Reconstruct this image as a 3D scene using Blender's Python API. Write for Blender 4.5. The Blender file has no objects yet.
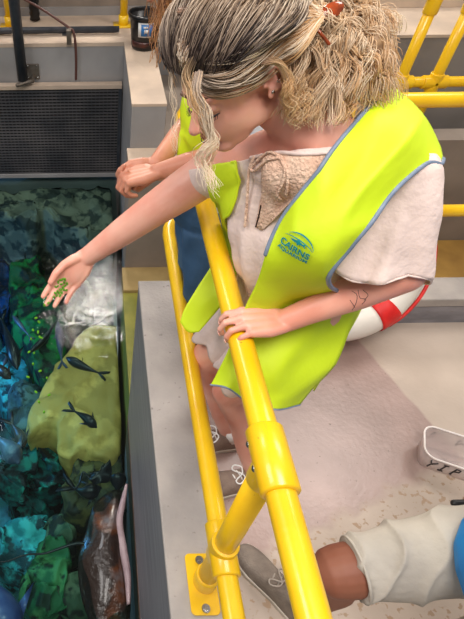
import bpy, bmesh, math, random
from mathutils import Vector, Matrix, noise
from mathutils.bvhtree import BVHTree
R = math.radians
V = Vector
random.seed(7)
COL = bpy.context.scene.collection
sc = bpy.context.scene

# ------------------------------------------------------------ camera
TH = R(47.1); RO = R(0.7); FP = 505.6; CX, CY = 94.0, 300.0
CAM = V((0, 0, 1.83))
f_ = V((0, math.cos(TH), -math.sin(TH)))
u0 = V((0, math.sin(TH), math.cos(TH))); r0 = V((1, 0, 0))
r_ = r0 * math.cos(RO) - u0 * math.sin(RO)
u_ = u0 * math.cos(RO) + r0 * math.sin(RO)
b_ = -f_
cd = bpy.data.cameras.new('camera'); cam = bpy.data.objects.new('camera', cd); COL.objects.link(cam)
m = Matrix.Identity(4)
for i in range(3):
    m[i][0] = r_[i]; m[i][1] = u_[i]; m[i][2] = b_[i]; m[i][3] = CAM[i]
cam.matrix_world = m
cd.sensor_width = 36; cd.lens = FP / 619 * 36
cd.shift_x = (232 - CX) / 619; cd.shift_y = -(309.5 - CY) / 619
cd.clip_start = 0.02
sc.camera = cam

def ray(px, py): return f_ + r_ * ((px - CX) / FP) + u_ * ((CY - py) / FP)
def P(px, py, d): return CAM + ray(px, py) * d
def G(px, py, z):
    d = ray(px, py); return CAM + d * ((z - CAM.z) / d.z)
def PY(px, py, y):
    d = ray(px, py); return CAM + d * (y / d.y)
def PX(px, py, x):
    d = ray(px, py); return CAM + d * (x / d.x)

# ------------------------------------------------------------ materials
def lin(c):
    o = []
    for v in c[:3]:
        v /= 255.0
        o.append(v / 12.92 if v <= .04045 else ((v + .055) / 1.055) ** 2.4)
    return (*o, 1.0)
def mat(name, c, rough=.5, c2=None, scale=8, detail=5, lo=.35, hi=.65, bump=0, bscale=60, metal=0, sss=0,
        spec=.5, coat=0, c3=None, scale3=30, lo3=.55, hi3=.7, stretch=(1, 1, 1), rough2=None, trans=0):
    mt = bpy.data.materials.new(name); mt.use_nodes = True
    nt = mt.node_tree; N = nt.nodes; L = nt.links
    b = N['Principled BSDF']
    b.inputs['Base Color'].default_value = lin(c); b.inputs['Roughness'].default_value = rough
    b.inputs['Metallic'].default_value = metal; b.inputs['Specular IOR Level'].default_value = spec
    b.inputs['Coat Weight'].default_value = coat; b.inputs['Transmission Weight'].default_value = trans
    if sss:
        b.inputs['Subsurface Weight'].default_value = sss
        b.inputs['Subsurface Radius'].default_value = (.012, .005, .003); b.inputs['Subsurface Scale'].default_value = 1
    tc = N.new('ShaderNodeTexCoord'); mp = N.new('ShaderNodeMapping'); mp.inputs['Scale'].default_value = stretch
    L.new(tc.outputs['Object'], mp.inputs['Vector'])
    def nz(s, l, h):
        n = N.new('ShaderNodeTexNoise'); n.inputs['Scale'].default_value = s; n.inputs['Detail'].default_value = detail
        L.new(mp.outputs['Vector'], n.inputs['Vector'])
        mr = N.new('ShaderNodeMapRange'); mr.inputs['From Min'].default_value = l; mr.inputs['From Max'].default_value = h
        L.new(n.outputs['Fac'], mr.inputs['Value']); return mr.outputs['Result']
    if c2:
        fac = nz(scale, lo, hi)
        mx = N.new('ShaderNodeMix'); mx.data_type = 'RGBA'
        mx.inputs['A'].default_value = lin(c); mx.inputs['B'].default_value = lin(c2)
        L.new(fac, mx.inputs['Factor']); out = mx.outputs['Result']
        if c3:
            m2 = N.new('ShaderNodeMix'); m2.data_type = 'RGBA'
            L.new(out, m2.inputs['A']); m2.inputs['B'].default_value = lin(c3)
            L.new(nz(scale3, lo3, hi3), m2.inputs['Factor']); out = m2.outputs['Result']
        L.new(out, b.inputs['Base Color'])
        if rough2 is not None:
            r2 = N.new('ShaderNodeMapRange'); r2.inputs['To Min'].default_value = rough; r2.inputs['To Max'].default_value = rough2
            L.new(fac, r2.inputs['Value']); L.new(r2.outputs['Result'], b.inputs['Roughness'])
    if bump:
        n = N.new('ShaderNodeTexNoise'); n.inputs['Scale'].default_value = bscale; n.inputs['Detail'].default_value = 4
        L.new(mp.outputs['Vector'], n.inputs['Vector'])
        bp = N.new('ShaderNodeBump'); bp.inputs['Strength'].default_value = bump; bp.inputs['Distance'].default_value = .01
        L.new(n.outputs['Fac'], bp.inputs['Height']); L.new(bp.outputs['Normal'], b.inputs['Normal'])
    return mt

M = {}
M['yellow'] = mat('yellow paint', (248, 202, 26), .3, (238, 186, 14), scale=6, bump=.08, bscale=40, coat=.25, c3=(150, 105, 20), scale3=55, lo3=.74, hi3=.78)
M['chrome'] = mat('steel bolt', (170, 168, 165), .25, metal=1)
M['kerbtop'] = mat('kerb concrete', (176, 168, 162), .6, (150, 144, 140), scale=5, bump=.2, bscale=80, c3=(120, 114, 110), scale3=45, lo3=.66, hi3=.75)
M['poolwall'] = mat('grey painted wall', (142, 140, 146), .45, (118, 116, 122), scale=9, bump=.05, stretch=(1, .25, 3), c3=(122, 112, 108), scale3=16, lo3=.6, hi3=.8)
M['greywall'] = mat('grey coated concrete', (158, 155, 154), .5, (142, 139, 138), scale=2.5, bump=.05)
M['tanconc'] = mat('tan concrete', (206, 184, 162), .75, (184, 164, 146), scale=4, bump=.15, bscale=90)
M['backtan'] = mat('brown grey concrete', (150, 136, 124), .8, (130, 118, 108), scale=3, bump=.1)
M['gold'] = mat('yellow lit pit concrete', (176, 136, 66), .5, (150, 112, 54), scale=5)  # yellowish light on the pit concrete is painted into the colour
M['olive'] = mat('olive wall', (148, 144, 60), .6, (122, 124, 52), scale=6)  # mottled olive tone over the whole lower step
M['ochre'] = mat('ochre concrete lip', (176, 150, 98), .6, (158, 134, 86), scale=6)
M['black'] = mat('black plastic', (18, 18, 20), .35)
M['pipe'] = mat('dark grey pipe', (44, 48, 56), .4, (60, 62, 68), scale=12)
M['steel'] = mat('weathered steel', (120, 112, 104), .45, (96, 86, 76), scale=20, metal=.5)
M['skin'] = mat('fair skin', (236, 178, 158), .42, (226, 152, 132), scale=9, sss=.15, bump=.03, bscale=240, c3=(206, 120, 100), scale3=5, lo3=.62, hi3=.85)
M['skinarm'] = M['skin']
M['lips'] = mat('lip', (176, 82, 80), .4, sss=.1)
M['tan'] = mat('tanned skin', (208, 146, 120), .45, (192, 126, 102), scale=12, sss=.1, bump=.05, bscale=200)
M['brown'] = mat('brown skin', (142, 88, 66), .6, (132, 78, 58), scale=10, sss=.08)
M['dark'] = mat('dark lash', (46, 26, 22), .5)
M['vest'] = mat('lime safety vest cloth', (210, 234, 32), .6, (200, 226, 20), scale=5, bump=.45, bscale=11)
M['piping'] = mat('grey reflective piping', (128, 142, 164), .5, (108, 122, 146), scale=40)
M['blouse'] = mat('white cotton gauze', (234, 212, 204), .85, (222, 200, 192), scale=14, bump=.35, bscale=60, stretch=(1, 1, 1))
M['peach'] = mat('peach crochet cotton', (238, 206, 182), .85, (222, 182, 158), scale=30, bump=.8, bscale=160)
M['denim'] = mat('blue cotton shorts', (62, 98, 134), .8, (48, 82, 116), scale=10, bump=.2, bscale=70)
M['greyshorts'] = mat('pale grey shorts', (188, 180, 168), .8, (170, 162, 152), scale=7, bump=.25, bscale=50)
M['blueshirt'] = mat('bright blue shirt', (16, 138, 214), .6, (10, 118, 196), scale=5, bump=.1, bscale=20)
M['white'] = mat('white', (236, 234, 230), .6)
M['whiteshirt'] = mat('pale shirt', (214, 222, 232), .7)
M['red'] = mat('red webbing', (226, 34, 28), .5, (206, 22, 22), scale=20)
M['buoy'] = mat('white lifebuoy shell', (236, 230, 220), .4, (220, 212, 202), scale=6)
M['shoe'] = mat('taupe suede', (150, 130, 116), .85, (134, 114, 102), scale=30, bump=.3, bscale=200)
M['shoeg'] = mat('grey brown canvas', (138, 126, 114), .85, (120, 108, 98), scale=30, bump=.3, bscale=200)
M['sole'] = mat('shoe sole', (196, 186, 172), .6)
M['pea'] = mat('green pellet', (104, 176, 22), .5, (80, 150, 14), scale=90)
M['peawet'] = mat('lime pellet in water', (176, 226, 30), .5)
M['label'] = mat('blue printed label', (40, 120, 190), .4)
M['ink'] = mat('black marker ink', (22, 18, 22), .5)
M['logo'] = mat('teal printed logo', (10, 132, 140), .5)
M['tort'] = mat('tortoiseshell acetate', (60, 22, 14), .15, (170, 70, 24), scale=45, coat=.5)
M['nail'] = mat('fingernail', (244, 196, 184), .2, coat=.4)
M['tattoo'] = mat('tattoo ink', (92, 62, 66), .6)
M['fishd'] = mat('dark fish skin', (26, 28, 34), .3, (38, 40, 46), scale=20)
M['fishg'] = mat('grey fish skin', (86, 96, 120), .3, (60, 68, 92), scale=20)
M['fishb'] = mat('brown fish skin', (74, 58, 52), .3, (50, 42, 42), scale=20)
M['ray'] = mat('dark brown ray skin', (40, 28, 22), .3, (110, 62, 30), scale=6, lo=.52, hi=.7, bump=1.0, bscale=26, coat=.35, c3=(96, 96, 100), scale3=5, lo3=.58, hi3=.7)
M['rayfin'] = mat('pale pink fin', (186, 164, 168), .3, (160, 138, 144), scale=14)
M['concfloor'] = None

# clear plastic
def clear_mat():
    mt = bpy.data.materials.new('frosted clear plastic'); mt.use_nodes = True
    nt = mt.node_tree; N = nt.nodes; L = nt.links; N.clear()
    o = N.new('ShaderNodeOutputMaterial'); t = N.new('ShaderNodeBsdfTransparent'); p = N.new('ShaderNodeBsdfPrincipled')
    p.inputs['Base Color'].default_value = lin((226, 212, 208)); p.inputs['Roughness'].default_value = .3
    mx = N.new('ShaderNodeMixShader'); lw = N.new('ShaderNodeLayerWeight'); lw.inputs['Blend'].default_value = .35
    mr = N.new('ShaderNodeMapRange'); mr.inputs['To Min'].default_value = .3; mr.inputs['To Max'].default_value = .85
    L.new(lw.outputs['Facing'], mr.inputs['Value']); L.new(mr.outputs['Result'], mx.inputs['Fac'])
    L.new(t.outputs[0], mx.inputs[1]); L.new(p.outputs[0], mx.inputs[2]); L.new(mx.outputs[0], o.inputs[0])
    return mt
M['clear'] = clear_mat()

# ------------------------------------------------------------ mesh helpers
class MB:
    def __init__(s): s.v = []; s.f = []; s.mi = []
    def add(s, v, f, mi=0):
        n = len(s.v); s.v += [tuple(x) for x in v]; s.f += [tuple(i + n for i in q) for q in f]; s.mi += [mi] * len(f)
    def box(s, a, b, mi=0):
        x0, y0, z0 = a; x1, y1, z1 = b
        s.add([(x0,y0,z0),(x1,y0,z0),(x1,y1,z0),(x0,y1,z0),(x0,y0,z1),(x1,y0,z1),(x1,y1,z1),(x0,y1,z1)],
              [(0,3,2,1),(4,5,6,7),(0,1,5,4),(1,2,6,5),(2,3,7,6),(3,0,4,7)], mi)
    def tube(s, pts, rad, seg=16, mi=0, flat=None, cap=True, rnd=True):
        pts = [V(p) for p in pts]
        if not isinstance(rad, (list, tuple)): rad = [rad] * len(pts)
        if rnd and cap:   # hemispherical ends
            d0 = (pts[0] - pts[1]).normalized(); d1 = (pts[-1] - pts[-2]).normalized()
            a = [(pts[0] + d0 * rad[0] * math.sin(t), rad[0] * math.cos(t)) for t in (R(80), R(55), R(28))]
            z = [(pts[-1] + d1 * rad[-1] * math.sin(t), rad[-1] * math.cos(t)) for t in (R(28), R(55), R(80))]
            pts = [p for p, _ in a] + pts + [p for p, _ in z]; rad = [q for _, q in a] + list(rad) + [q for _, q in z]
        vs = []; fs = []; n = len(pts); up = None
        for i, p in enumerate(pts):
            d = (pts[min(i + 1, n - 1)] - pts[max(i - 1, 0)])
            d = d.normalized() if d.length > 1e-9 else V((0, 0, 1))
            if up is None:
                up = V((0, 0, 1)) if abs(d.z) < .9 else V((1, 0, 0))
            up = (up - d * up.dot(d)).normalized(); sd = d.cross(up)
            for k in range(seg):
                a = 2 * math.pi * k / seg; vs.append(p + (up * math.cos(a) + sd * math.sin(a)) * rad[i])
        for i in range(n - 1):
            for k in range(seg):
                k2 = (k + 1) % seg; fs.append((i*seg+k, i*seg+k2, (i+1)*seg+k2, (i+1)*seg+k))
        if cap:
            fs.append(tuple(range(seg - 1, -1, -1))); fs.append(tuple(range((n-1)*seg, n*seg)))
        s.add(vs, fs, mi)
    def ell(s, c, rad, ax=None, seg=20, rings=12, mi=0):
        c = V(c); ax = ax or (V((1,0,0)), V((0,1,0)), V((0,0,1)))
        vs = [c + ax[2] * rad[2]]; fs = []
        for i in range(1, rings):
            t = math.pi * i / rings
            for k in range(seg):
                a = 2*math.pi*k/seg
                vs.append(c + ax[0]*(rad[0]*math.sin(t)*math.cos(a)) + ax[1]*(rad[1]*math.sin(t)*math.sin(a)) + ax[2]*(rad[2]*math.cos(t)))
        vs.append(c - ax[2] * rad[2]); e = len(vs) - 1
        for k in range(seg):
            k2 = (k+1) % seg; fs.append((0, 1+k, 1+k2)); fs.append((e, 1+(rings-2)*seg+k2, 1+(rings-2)*seg+k))
            for i in range(rings-2):
                fs.append((1+i*seg+k, 1+(i+1)*seg+k, 1+(i+1)*seg+k2, 1+i*seg+k2))
        s.add(vs, fs, mi)
    def mesh(s, name):
        me = bpy.data.meshes.new(name); me.from_pydata(s.v, [], s.f); me.polygons.foreach_set('material_index', s.mi); me.update(); return me
    def build(s, name, mats, parent=None, smooth=True, bevel=0, origin=None):
        me = s.mesh(name)
        return link(name, me, mats, parent, smooth, bevel, origin)

def link(name, me, mats, parent=None, smooth=True, bevel=0, origin=None):
    if not isinstance(mats, (list, tuple)): mats = [mats]
    for q in mats: me.materials.append(q)
    me.polygons.foreach_set('use_smooth', [smooth] * len(me.polygons))
    o = bpy.data.objects.new(name, me); COL.objects.link(o)
    off = V((0, 0, 0))
    if parent is not None:
        o.parent = parent; off = parent['_w'] if '_w' in parent else V((0, 0, 0))
        off = V(off)
    elif origin is not None: off = V(origin); o.location = off
    if off.length:
        me.transform(Matrix.Translation(-off))
    if parent is not None:   # child mesh data kept relative to root; the object sits at the root origin
        o['_w'] = tuple(off)
    else: o['_w'] = tuple(off)
    if bevel:
        b = o.modifiers.new('bevel', 'BEVEL'); b.width = bevel; b.segments = 3; b.limit_method = 'ANGLE'; b.angle_limit = R(40)
    return o
def thing(name, label, cat, loc, group=None):
    o = bpy.data.objects.new(name, None); COL.objects.link(o); o.location = loc; o['_w'] = tuple(loc); o.empty_display_size = .05
    tag(o, label, cat, group); return o
def tag(o, label, cat, group=None):
    o['label'] = label; o['category'] = cat
    if group: o['group'] = group
    return o
def struct(o): o['kind'] = 'structure'; return o
def recalc(me):
    bm = bmesh.new(); bm.from_mesh(me); bmesh.ops.recalc_face_normals(bm, faces=bm.faces); bm.to_mesh(me); bm.free()

def fuse(mb, voxel, smooth_it=3, factor=.5, name='fused'):
    """union of the solids collected in mb as one continuous skin"""
    me = mb.mesh(name); recalc(me)
    o = bpy.data.objects.new('tmp', me); COL.objects.link(o)
    r = o.modifiers.new('r', 'REMESH'); r.mode = 'VOXEL'; r.voxel_size = voxel; r.adaptivity = 0
    if smooth_it:
        s = o.modifiers.new('s', 'SMOOTH'); s.iterations = smooth_it; s.factor = factor
    dg = bpy.context.evaluated_depsgraph_get(); dg.update()
    out = bpy.data.meshes.new_from_object(o.evaluated_get(dg))
    out.materials.clear()
    bpy.data.objects.remove(o); bpy.data.meshes.remove(me)
    out.name = name
    return out
def displace(me, amp, scale, seed=0, fold=None):
    me.update()
    nr = [v.normal.copy() for v in me.vertices]
    for v, n in zip(me.vertices, nr):
        d = noise.noise(v.co * scale + V((seed, seed * 1.7, 0))) * amp
        if fold: d += fold(v.co, n)
        v.co += n * d
    me.update()
def cr(p0, p1, p2, p3, t):
    return .5 * ((2*p1) + (p2-p0)*t + (2*p0-5*p1+4*p2-p3)*t*t + (3*p1-p0-3*p2+p3)*t*t*t)
def spline(pts, n):
    pts = [V(p) for p in pts]; m_ = len(pts) - 1; out = []
    for i in range(n + 1):
        t = i / n * m_; k = min(int(t), m_ - 1); t -= k
        g = lambda j: pts[j] if 0 <= j <= m_ else (pts[0]*2-pts[1] if j < 0 else pts[m_]*2-pts[m_-1])
        out.append(cr(g(k-1), g(k), g(k+1), g(k+2), t))
    return out
def patch(rows, nu, nv):
    """rows of 3D control points -> fine grid[nu+1][nv+1]"""
    rr = [spline(r, nv) for r in rows]
    cols = [spline([rr[i][j] for i in range(len(rr))], nu) for j in range(nv + 1)]
    return [[cols[j][i] for j in range(nv + 1)] for i in range(nu + 1)]
def grid_mesh(g, name, close=False):
    nu = len(g); nv = len(g[0]); v = [tuple(p) for r in g for p in r]; f = []
    for i in range(nu - 1):
        for j in range(nv if close else nv - 1):
            j2 = (j + 1) % nv; f.append((i*nv+j, i*nv+j2, (i+1)*nv+j2, (i+1)*nv+j))
    me = bpy.data.meshes.new(name); me.from_pydata(v, [], f); me.update(); return me
def solid(o, t, off=0):
    s = o.modifiers.new('solid', 'SOLIDIFY'); s.thickness = t; s.offset = off; return o
def bvh_of(me):
    return BVHTree.FromPolygons([v.co.copy() for v in me.vertices], [tuple(p.vertices) for p in me.polygons])
def push_out(p, bvh, margin):
    co, n, i, d = bvh.find_nearest(p)
    if co is None: return p
    s = (p - co).dot(n)
    if s < margin: return co + n * margin
    return p

# ------------------------------------------------------------ setting
WZ = -1.14
KZ = 0.16
def sbox(name, a, b, mt, bevel=0):
    k = MB(); k.box(a, b); return struct(k.build(name, mt, smooth=False, bevel=bevel))

# platform floor with a damp band
def floor_mat():
    mt = bpy.data.materials.new('platform concrete'); mt.use_nodes = True
    nt = mt.node_tree; N = nt.nodes; L = nt.links; b = N['Principled BSDF']
    tc = N.new('ShaderNodeTexCoord')
    def nz(s, l, h, det=6):
        n = N.new('ShaderNodeTexNoise'); n.inputs['Scale'].default_value = s; n.inputs['Detail'].default_value = det
        L.new(tc.outputs['Object'], n.inputs['Vector'])
        mr = N.new('ShaderNodeMapRange'); mr.inputs['From Min'].default_value = l; mr.inputs['From Max'].default_value = h
        L.new(n.outputs['Fac'], mr.inputs['Value']); return mr.outputs['Result']
    def halfplane(p, q, soft, jitter):
        d = (q - p); n = V((-d.y, d.x, 0)).normalized()
        dt = N.new('ShaderNodeVectorMath'); dt.operation = 'DOT_PRODUCT'; L.new(tc.outputs['Object'], dt.inputs[0]); dt.inputs[1].default_value = n
        a = N.new('ShaderNodeMath'); a.operation = 'SUBTRACT'; L.new(dt.outputs['Value'], a.inputs[0]); a.inputs[1].default_value = p.dot(n)
        nn = N.new('ShaderNodeTexNoise'); nn.inputs['Scale'].default_value = 9; L.new(tc.outputs['Object'], nn.inputs['Vector'])
        j = N.new('ShaderNodeMath'); j.operation = 'MULTIPLY_ADD'; L.new(nn.outputs['Fac'], j.inputs[0]); j.inputs[1].default_value = jitter; L.new(a.outputs[0], j.inputs[2])
        mr = N.new('ShaderNodeMapRange'); mr.inputs['From Min'].default_value = jitter/2 - soft; mr.inputs['From Max'].default_value = jitter/2 + soft
        L.new(j.outputs[0], mr.inputs['Value']); return mr.outputs['Result']
    h1 = halfplane(G(340, 320, 0), G(415, 405, 0), .006, .02)      # 1 to the right/left
    h2 = halfplane(G(464, 455, 0), G(300, 535, 0), .02, .12)
    def mul(a, b_, op='MULTIPLY'):
        k = N.new('ShaderNodeMath'); k.operation = op; L.new(a, k.inputs[0])
        if isinstance(b_, (int, float)): k.inputs[1].default_value = b_
        else: L.new(b_, k.inputs[1])
        return k.outputs[0]
    def inv(a):
        k = N.new('ShaderNodeMath'); k.operation = 'SUBTRACT'; k.inputs[0].default_value = 1; L.new(a, k.inputs[1]); return k.outputs[0]
    return mt, N, L, b, nz, h1, h2, mul, inv
mt, N, L, b, nz, h1, h2, mul, inv = floor_mat()
damp = mul(inv(h1), inv(h2))
def mixc(fac, a, c):
    mx = N.new('ShaderNodeMix'); mx.data_type = 'RGBA'; L.new(fac, mx.inputs['Factor'])
    for s_, v in (('A', a), ('B', c)):
        if isinstance(v, tuple): mx.inputs[s_].default_value = v
        else: L.new(v, mx.inputs[s_])
    return mx.outputs['Result']
dry = mixc(nz(4, .35, .65), lin((196, 180, 166)), lin((182, 166, 152)))
dry = mixc(mul(nz(38, .56, .62), h2), dry, lin((168, 142, 118)))
wet = mixc(nz(5, .35, .65), lin((172, 146, 138)), lin((154, 130, 122)))
wet = mixc(nz(60, .66, .72), wet, lin((120, 100, 92)))
L.new(mixc(damp, dry, wet), b.inputs['Base Color'])
rg = N.new('ShaderNodeMapRange'); rg.inputs['To Min'].default_value = .62; rg.inputs['To Max'].default_value = .3
L.new(damp, rg.inputs['Value']); L.new(rg.outputs['Result'], b.inputs['Roughness'])
bp = N.new('ShaderNodeBump'); bp.inputs['Strength'].default_value = .14; bp.inputs['Distance'].default_value = .006
bn = N.new('ShaderNodeTexNoise'); bn.inputs['Scale'].default_value = 55; L.new(N['Texture Coordinate'].outputs['Object'], bn.inputs['Vector'])
L.new(bn.outputs['Fac'], bp.inputs['Height']); L.new(bp.outputs['Normal'], b.inputs['Normal'])
M['concfloor'] = mt

sbox('floor', (.355, -1.2, -.25), (3.4, 1.535, 0), M['concfloor'])
# pool side kerb: grey painted outer face, concrete top
k = MB(); k.box((.21, -1.2, -3.0), (.36, 1.67, KZ - .012))
struct(k.build('wall_pool_side', M['poolwall'], smooth=False))
k = MB(); k.box((.207, -1.2, KZ - .02), (.362, 1.672, KZ))
struct(k.build('trim_1', M['kerbtop'], smooth=False, bevel=.006))
k = MB(); k.box((.36, 1.53, -1.7), (3.4, 1.67, KZ - .05)); struct(k.build('wall_platform_back', M['greywall'], smooth=False))
k = MB(); k.box((.36, 1.528, KZ - .05), (3.4, 1.672, KZ)); struct(k.build('trim_2', M['kerbtop'], smooth=False, bevel=.006))
k = MB(); k.box((.36, 1.5285, .0), (3.4, 1.531, KZ - .05)); struct(k.build('trim_3', M['poolwall'], smooth=False))
sbox('trim_13', (.2085, -1.2, WZ - .3), (.2105, 1.672, WZ + .07), mat('rust stained waterline', (120, 92, 74), .7, (70, 54, 46), scale=14, stretch=(1, 1, 3)))
# stepped blocks north of the kerb
sbox('wall_lower_step', (.232, 1.67, -3.0), (.95, 2.80, -1.10), M['olive'])
sbox('trim_4', (.235, 2.795, -1.35), (.95, 3.06, -1.07), M['ochre'])
sbox('trim_12', (.9, 1.67, -1.7), (3.4, 2.835, -.62), M['gold'])
sbox('wall_step_face', (.262, 3.06, -3.0), (.95, 3.43, -.20), M['backtan'])
sbox('trim_5', (.262, 3.055, -.20), (.95, 3.43, -.185), M['tanconc'])
sbox('wall_divider', (.285, 3.43, -3.0), (.53, 4.56, KZ - .02), M['greywall'])
sbox('trim_6', (.283, 3.428, KZ - .02), (.532, 4.56, KZ), M['tanconc'])
sbox('wall_far_pool', (-3.2, 4.56, -3.2), (3.4, 4.9, KZ - .03), M['greywall'])
sbox('trim_7', (-3.2, 4.555, KZ - .03), (3.4, 5.25, KZ), M['tanconc'])
sbox('wall_parapet', (-3.2, 5.25, -.5), (3.4, 5.4, .75), M['backtan'])
sbox('trim_8', (-3.2, 5.225, KZ), (3.4, 5.25, KZ + .07), M['greywall'])
# right-hand rear pit and tank
sbox('wall_pit_back', (.95, 2.84, -1.7), (3.4, 2.98, .19), M['backtan'])
sbox('trough_dark', (.95, 2.98, -.6), (3.4, 3.43, -.12), M['black'])  # black slab stands in for the dark opening of the trough
sbox('wall_rear_tank', (.95, 3.43, -1.7), (3.4, 3.6, .578), mat('warm grey wall', (150, 142, 136), .6, (134, 126, 120), scale=2.5))
sbox('trim_10', (.94, 3.425, .579), (3.4, 4.4, .598), M['tanconc'])
k = MB(); k.box((.53, 3.43, -1.0), (.95, 4.55, -.12)); struct(k.build('trim_11', M['backtan'], smooth=False))
# perforated walkway grating on the rear tank
t = thing('walkway_grating', 'pale perforated walkway grating on the rear tank at the top right', 'grating', (2.0, 4.1, .62))
k = MB(); k.box((.9, 3.93, .60), (3.3, 3.96, .66)); k.box((.9, 4.3, .60), (3.3, 4.33, .66))
x = .92
while x < 3.28:
    k.box((x, 3.96, .63), (x + .016, 4.3, .655)); x += .045
for yy in (4.03, 4.11, 4.19, 4.27): k.box((.9, yy, .63), (3.3, yy + .014, .652))
k.build('grating_bars', M['tanconc'], t, smooth=False)
# pool bottom, left wall, back wall with high window
def pf_mat():
    mt = mat('pool bottom', (70, 150, 165), .8, (4, 26, 34), scale=2.2, lo=.42, hi=.56, c3=(20, 90, 84), scale3=7, lo3=.4, hi3=.6)  # cyan-lit sand and the darkness of the gaps are painted in
    return mt
sbox('floor_pool', (-3.2, -1.2, -3.3), (.21, 4.56, -2.75), pf_mat())
sbox('wall_left', (-3.3, -1.2, -3.3), (-3.2, 5.4, 1.2), M['greywall'])
sbox('wall_far_end', (-4.5, 8.0, -1), (5.5, 8.15, 6.6), mat('dim hall wall', (52, 52, 56), .8))

# high bright window
e = bpy.data.materials.new('daylit pane'); e.use_nodes = True; N_ = e.node_tree.nodes; N_.clear()
o_ = N_.new('ShaderNodeOutputMaterial'); em = N_.new('ShaderNodeEmission'); em.inputs['Color'].default_value = (1, .93, .85, 1); em.inputs['Strength'].default_value = 62
e.node_tree.links.new(em.outputs[0], o_.inputs[0])
k = MB(); k.box((-.62, 7.97, 4.0), (.75, 7.995, 5.25)); k.box((-.2, 7.97, 3.35), (.75, 7.995, 3.8)); wnd = struct(k.build('window_1', e, smooth=False))
k = MB()
for a, c in (((-.7, 7.93, 3.85), (.83, 8.0, 4.0)), ((-.7, 7.93, 5.6), (.83, 8.0, 5.7)), ((-.7, 7.93, 3.25), (-.62, 8.0, 5.7)), ((.75, 7.93, 3.25), (.83, 8.0, 5.7)), ((.0, 7.94, 4.0), (.04, 8.0, 5.6)), ((-.7, 7.93, 3.25), (.83, 8.0, 3.35))): k.box(a, c)
k.build('window_frame', M['pipe'], wnd, smooth=False)

# water
def water_mat():
    mt = bpy.data.materials.new('pool water'); mt.use_nodes = True
    nt = mt.node_tree; N = nt.nodes; L = nt.links; N.clear()
    o = N.new('ShaderNodeOutputMaterial'); tr = N.new('ShaderNodeBsdfTransparent'); tr.inputs[0].default_value = (.60, .80, .77, 1)
    gl = N.new('ShaderNodeBsdfGlossy'); gl.inputs['Roughness'].default_value = .03
    fr = N.new('ShaderNodeFresnel'); fr.inputs['IOR'].default_value = 1.33
    tc = N.new('ShaderNodeTexCoord'); mp = N.new('ShaderNodeMapping'); mp.inputs['Scale'].default_value = (1, 1.0, 1)
    L.new(tc.outputs['Object'], mp.inputs['Vector'])
    n = N.new('ShaderNodeTexNoise'); n.inputs['Scale'].default_value = 11; n.inputs['Detail'].default_value = 7; n.inputs['Roughness'].default_value = .56; n.inputs['Distortion'].default_value = .8
    L.new(mp.outputs['Vector'], n.inputs['Vector'])
    bp = N.new('ShaderNodeBump'); bp.inputs['Strength'].default_value = .10; bp.inputs['Distance'].default_value = .03
    L.new(n.outputs['Fac'], bp.inputs['Height']); L.new(bp.outputs['Normal'], gl.inputs['Normal']); L.new(bp.outputs['Normal'], fr.inputs['Normal'])
    mx = N.new('ShaderNodeMixShader'); L.new(fr.outputs[0], mx.inputs['Fac']); L.new(tr.outputs[0], mx.inputs[1]); L.new(gl.outputs[0], mx.inputs[2]); L.new(mx.outputs[0], o.inputs[0])
    return mt
nn = 90; g = []
for i in range(nn + 1):
    row = []
    for j in range(nn + 1):
        x = -3.2 + 3.43 * j / nn; y = -1.2 + 5.76 * i / nn
        row.append(V((x, y, WZ + .004 * noise.noise(V((x * 5, y * 5, 0))))))
    g.append(row)
wm = grid_mesh(g, 'pool_water'); o = link('pool_water', wm, water_mat())
tag(o, 'clear rippled aquarium water between the concrete walls', 'water'); o['kind'] = 'stuff'

# ------------------------------------------------------------ rocks
def rockmat(name, a, c, c3=(8, 18, 20)):
    return mat(name, a, .7, c, scale=5, lo=.45, hi=.53, bump=1.0, bscale=13, c3=c3, scale3=6.5, lo3=.5 if 'olive rock' != name else .6, hi3=.56 if 'olive rock' != name else .9, detail=9)
RM = {'olive': rockmat('olive rock', (232, 190, 104), (196, 160, 82), (150, 128, 62)),
      'olived': rockmat('dark olive rock', (104, 98, 54), (66, 66, 38), (26, 30, 20)),
      'green': rockmat('green algae rock', (26, 132, 64), (10, 88, 50), (4, 34, 26)),
      'lgreen': rockmat('pale green rock', (78, 150, 92), (24, 104, 62), (6, 44, 30)),
      'teal': rockmat('teal rock', (12, 128, 116), (4, 78, 78), (2, 20, 26)),  # teal is partly light through the water, painted into the rock
      'cyan': rockmat('cyan lit patch', (64, 190, 196), (22, 128, 138), (6, 60, 70)),  # cyan of the underwater light is put into this colour
      'blue': rockmat('blue glow rock', (10, 60, 110), (6, 34, 70), (2, 14, 34)),  # glow of the blue lamp painted into the rock colour
      'grey': rockmat('grey rock', (142, 136, 118), (106, 104, 92), (58, 60, 56)),
      'bluegrey': rockmat('blue grey rock', (84, 118, 126), (44, 82, 92), (12, 40, 46)),
      'greygreen': rockmat('grey green rock', (96, 118, 88), (54, 84, 58), (16, 34, 26))}
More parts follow.
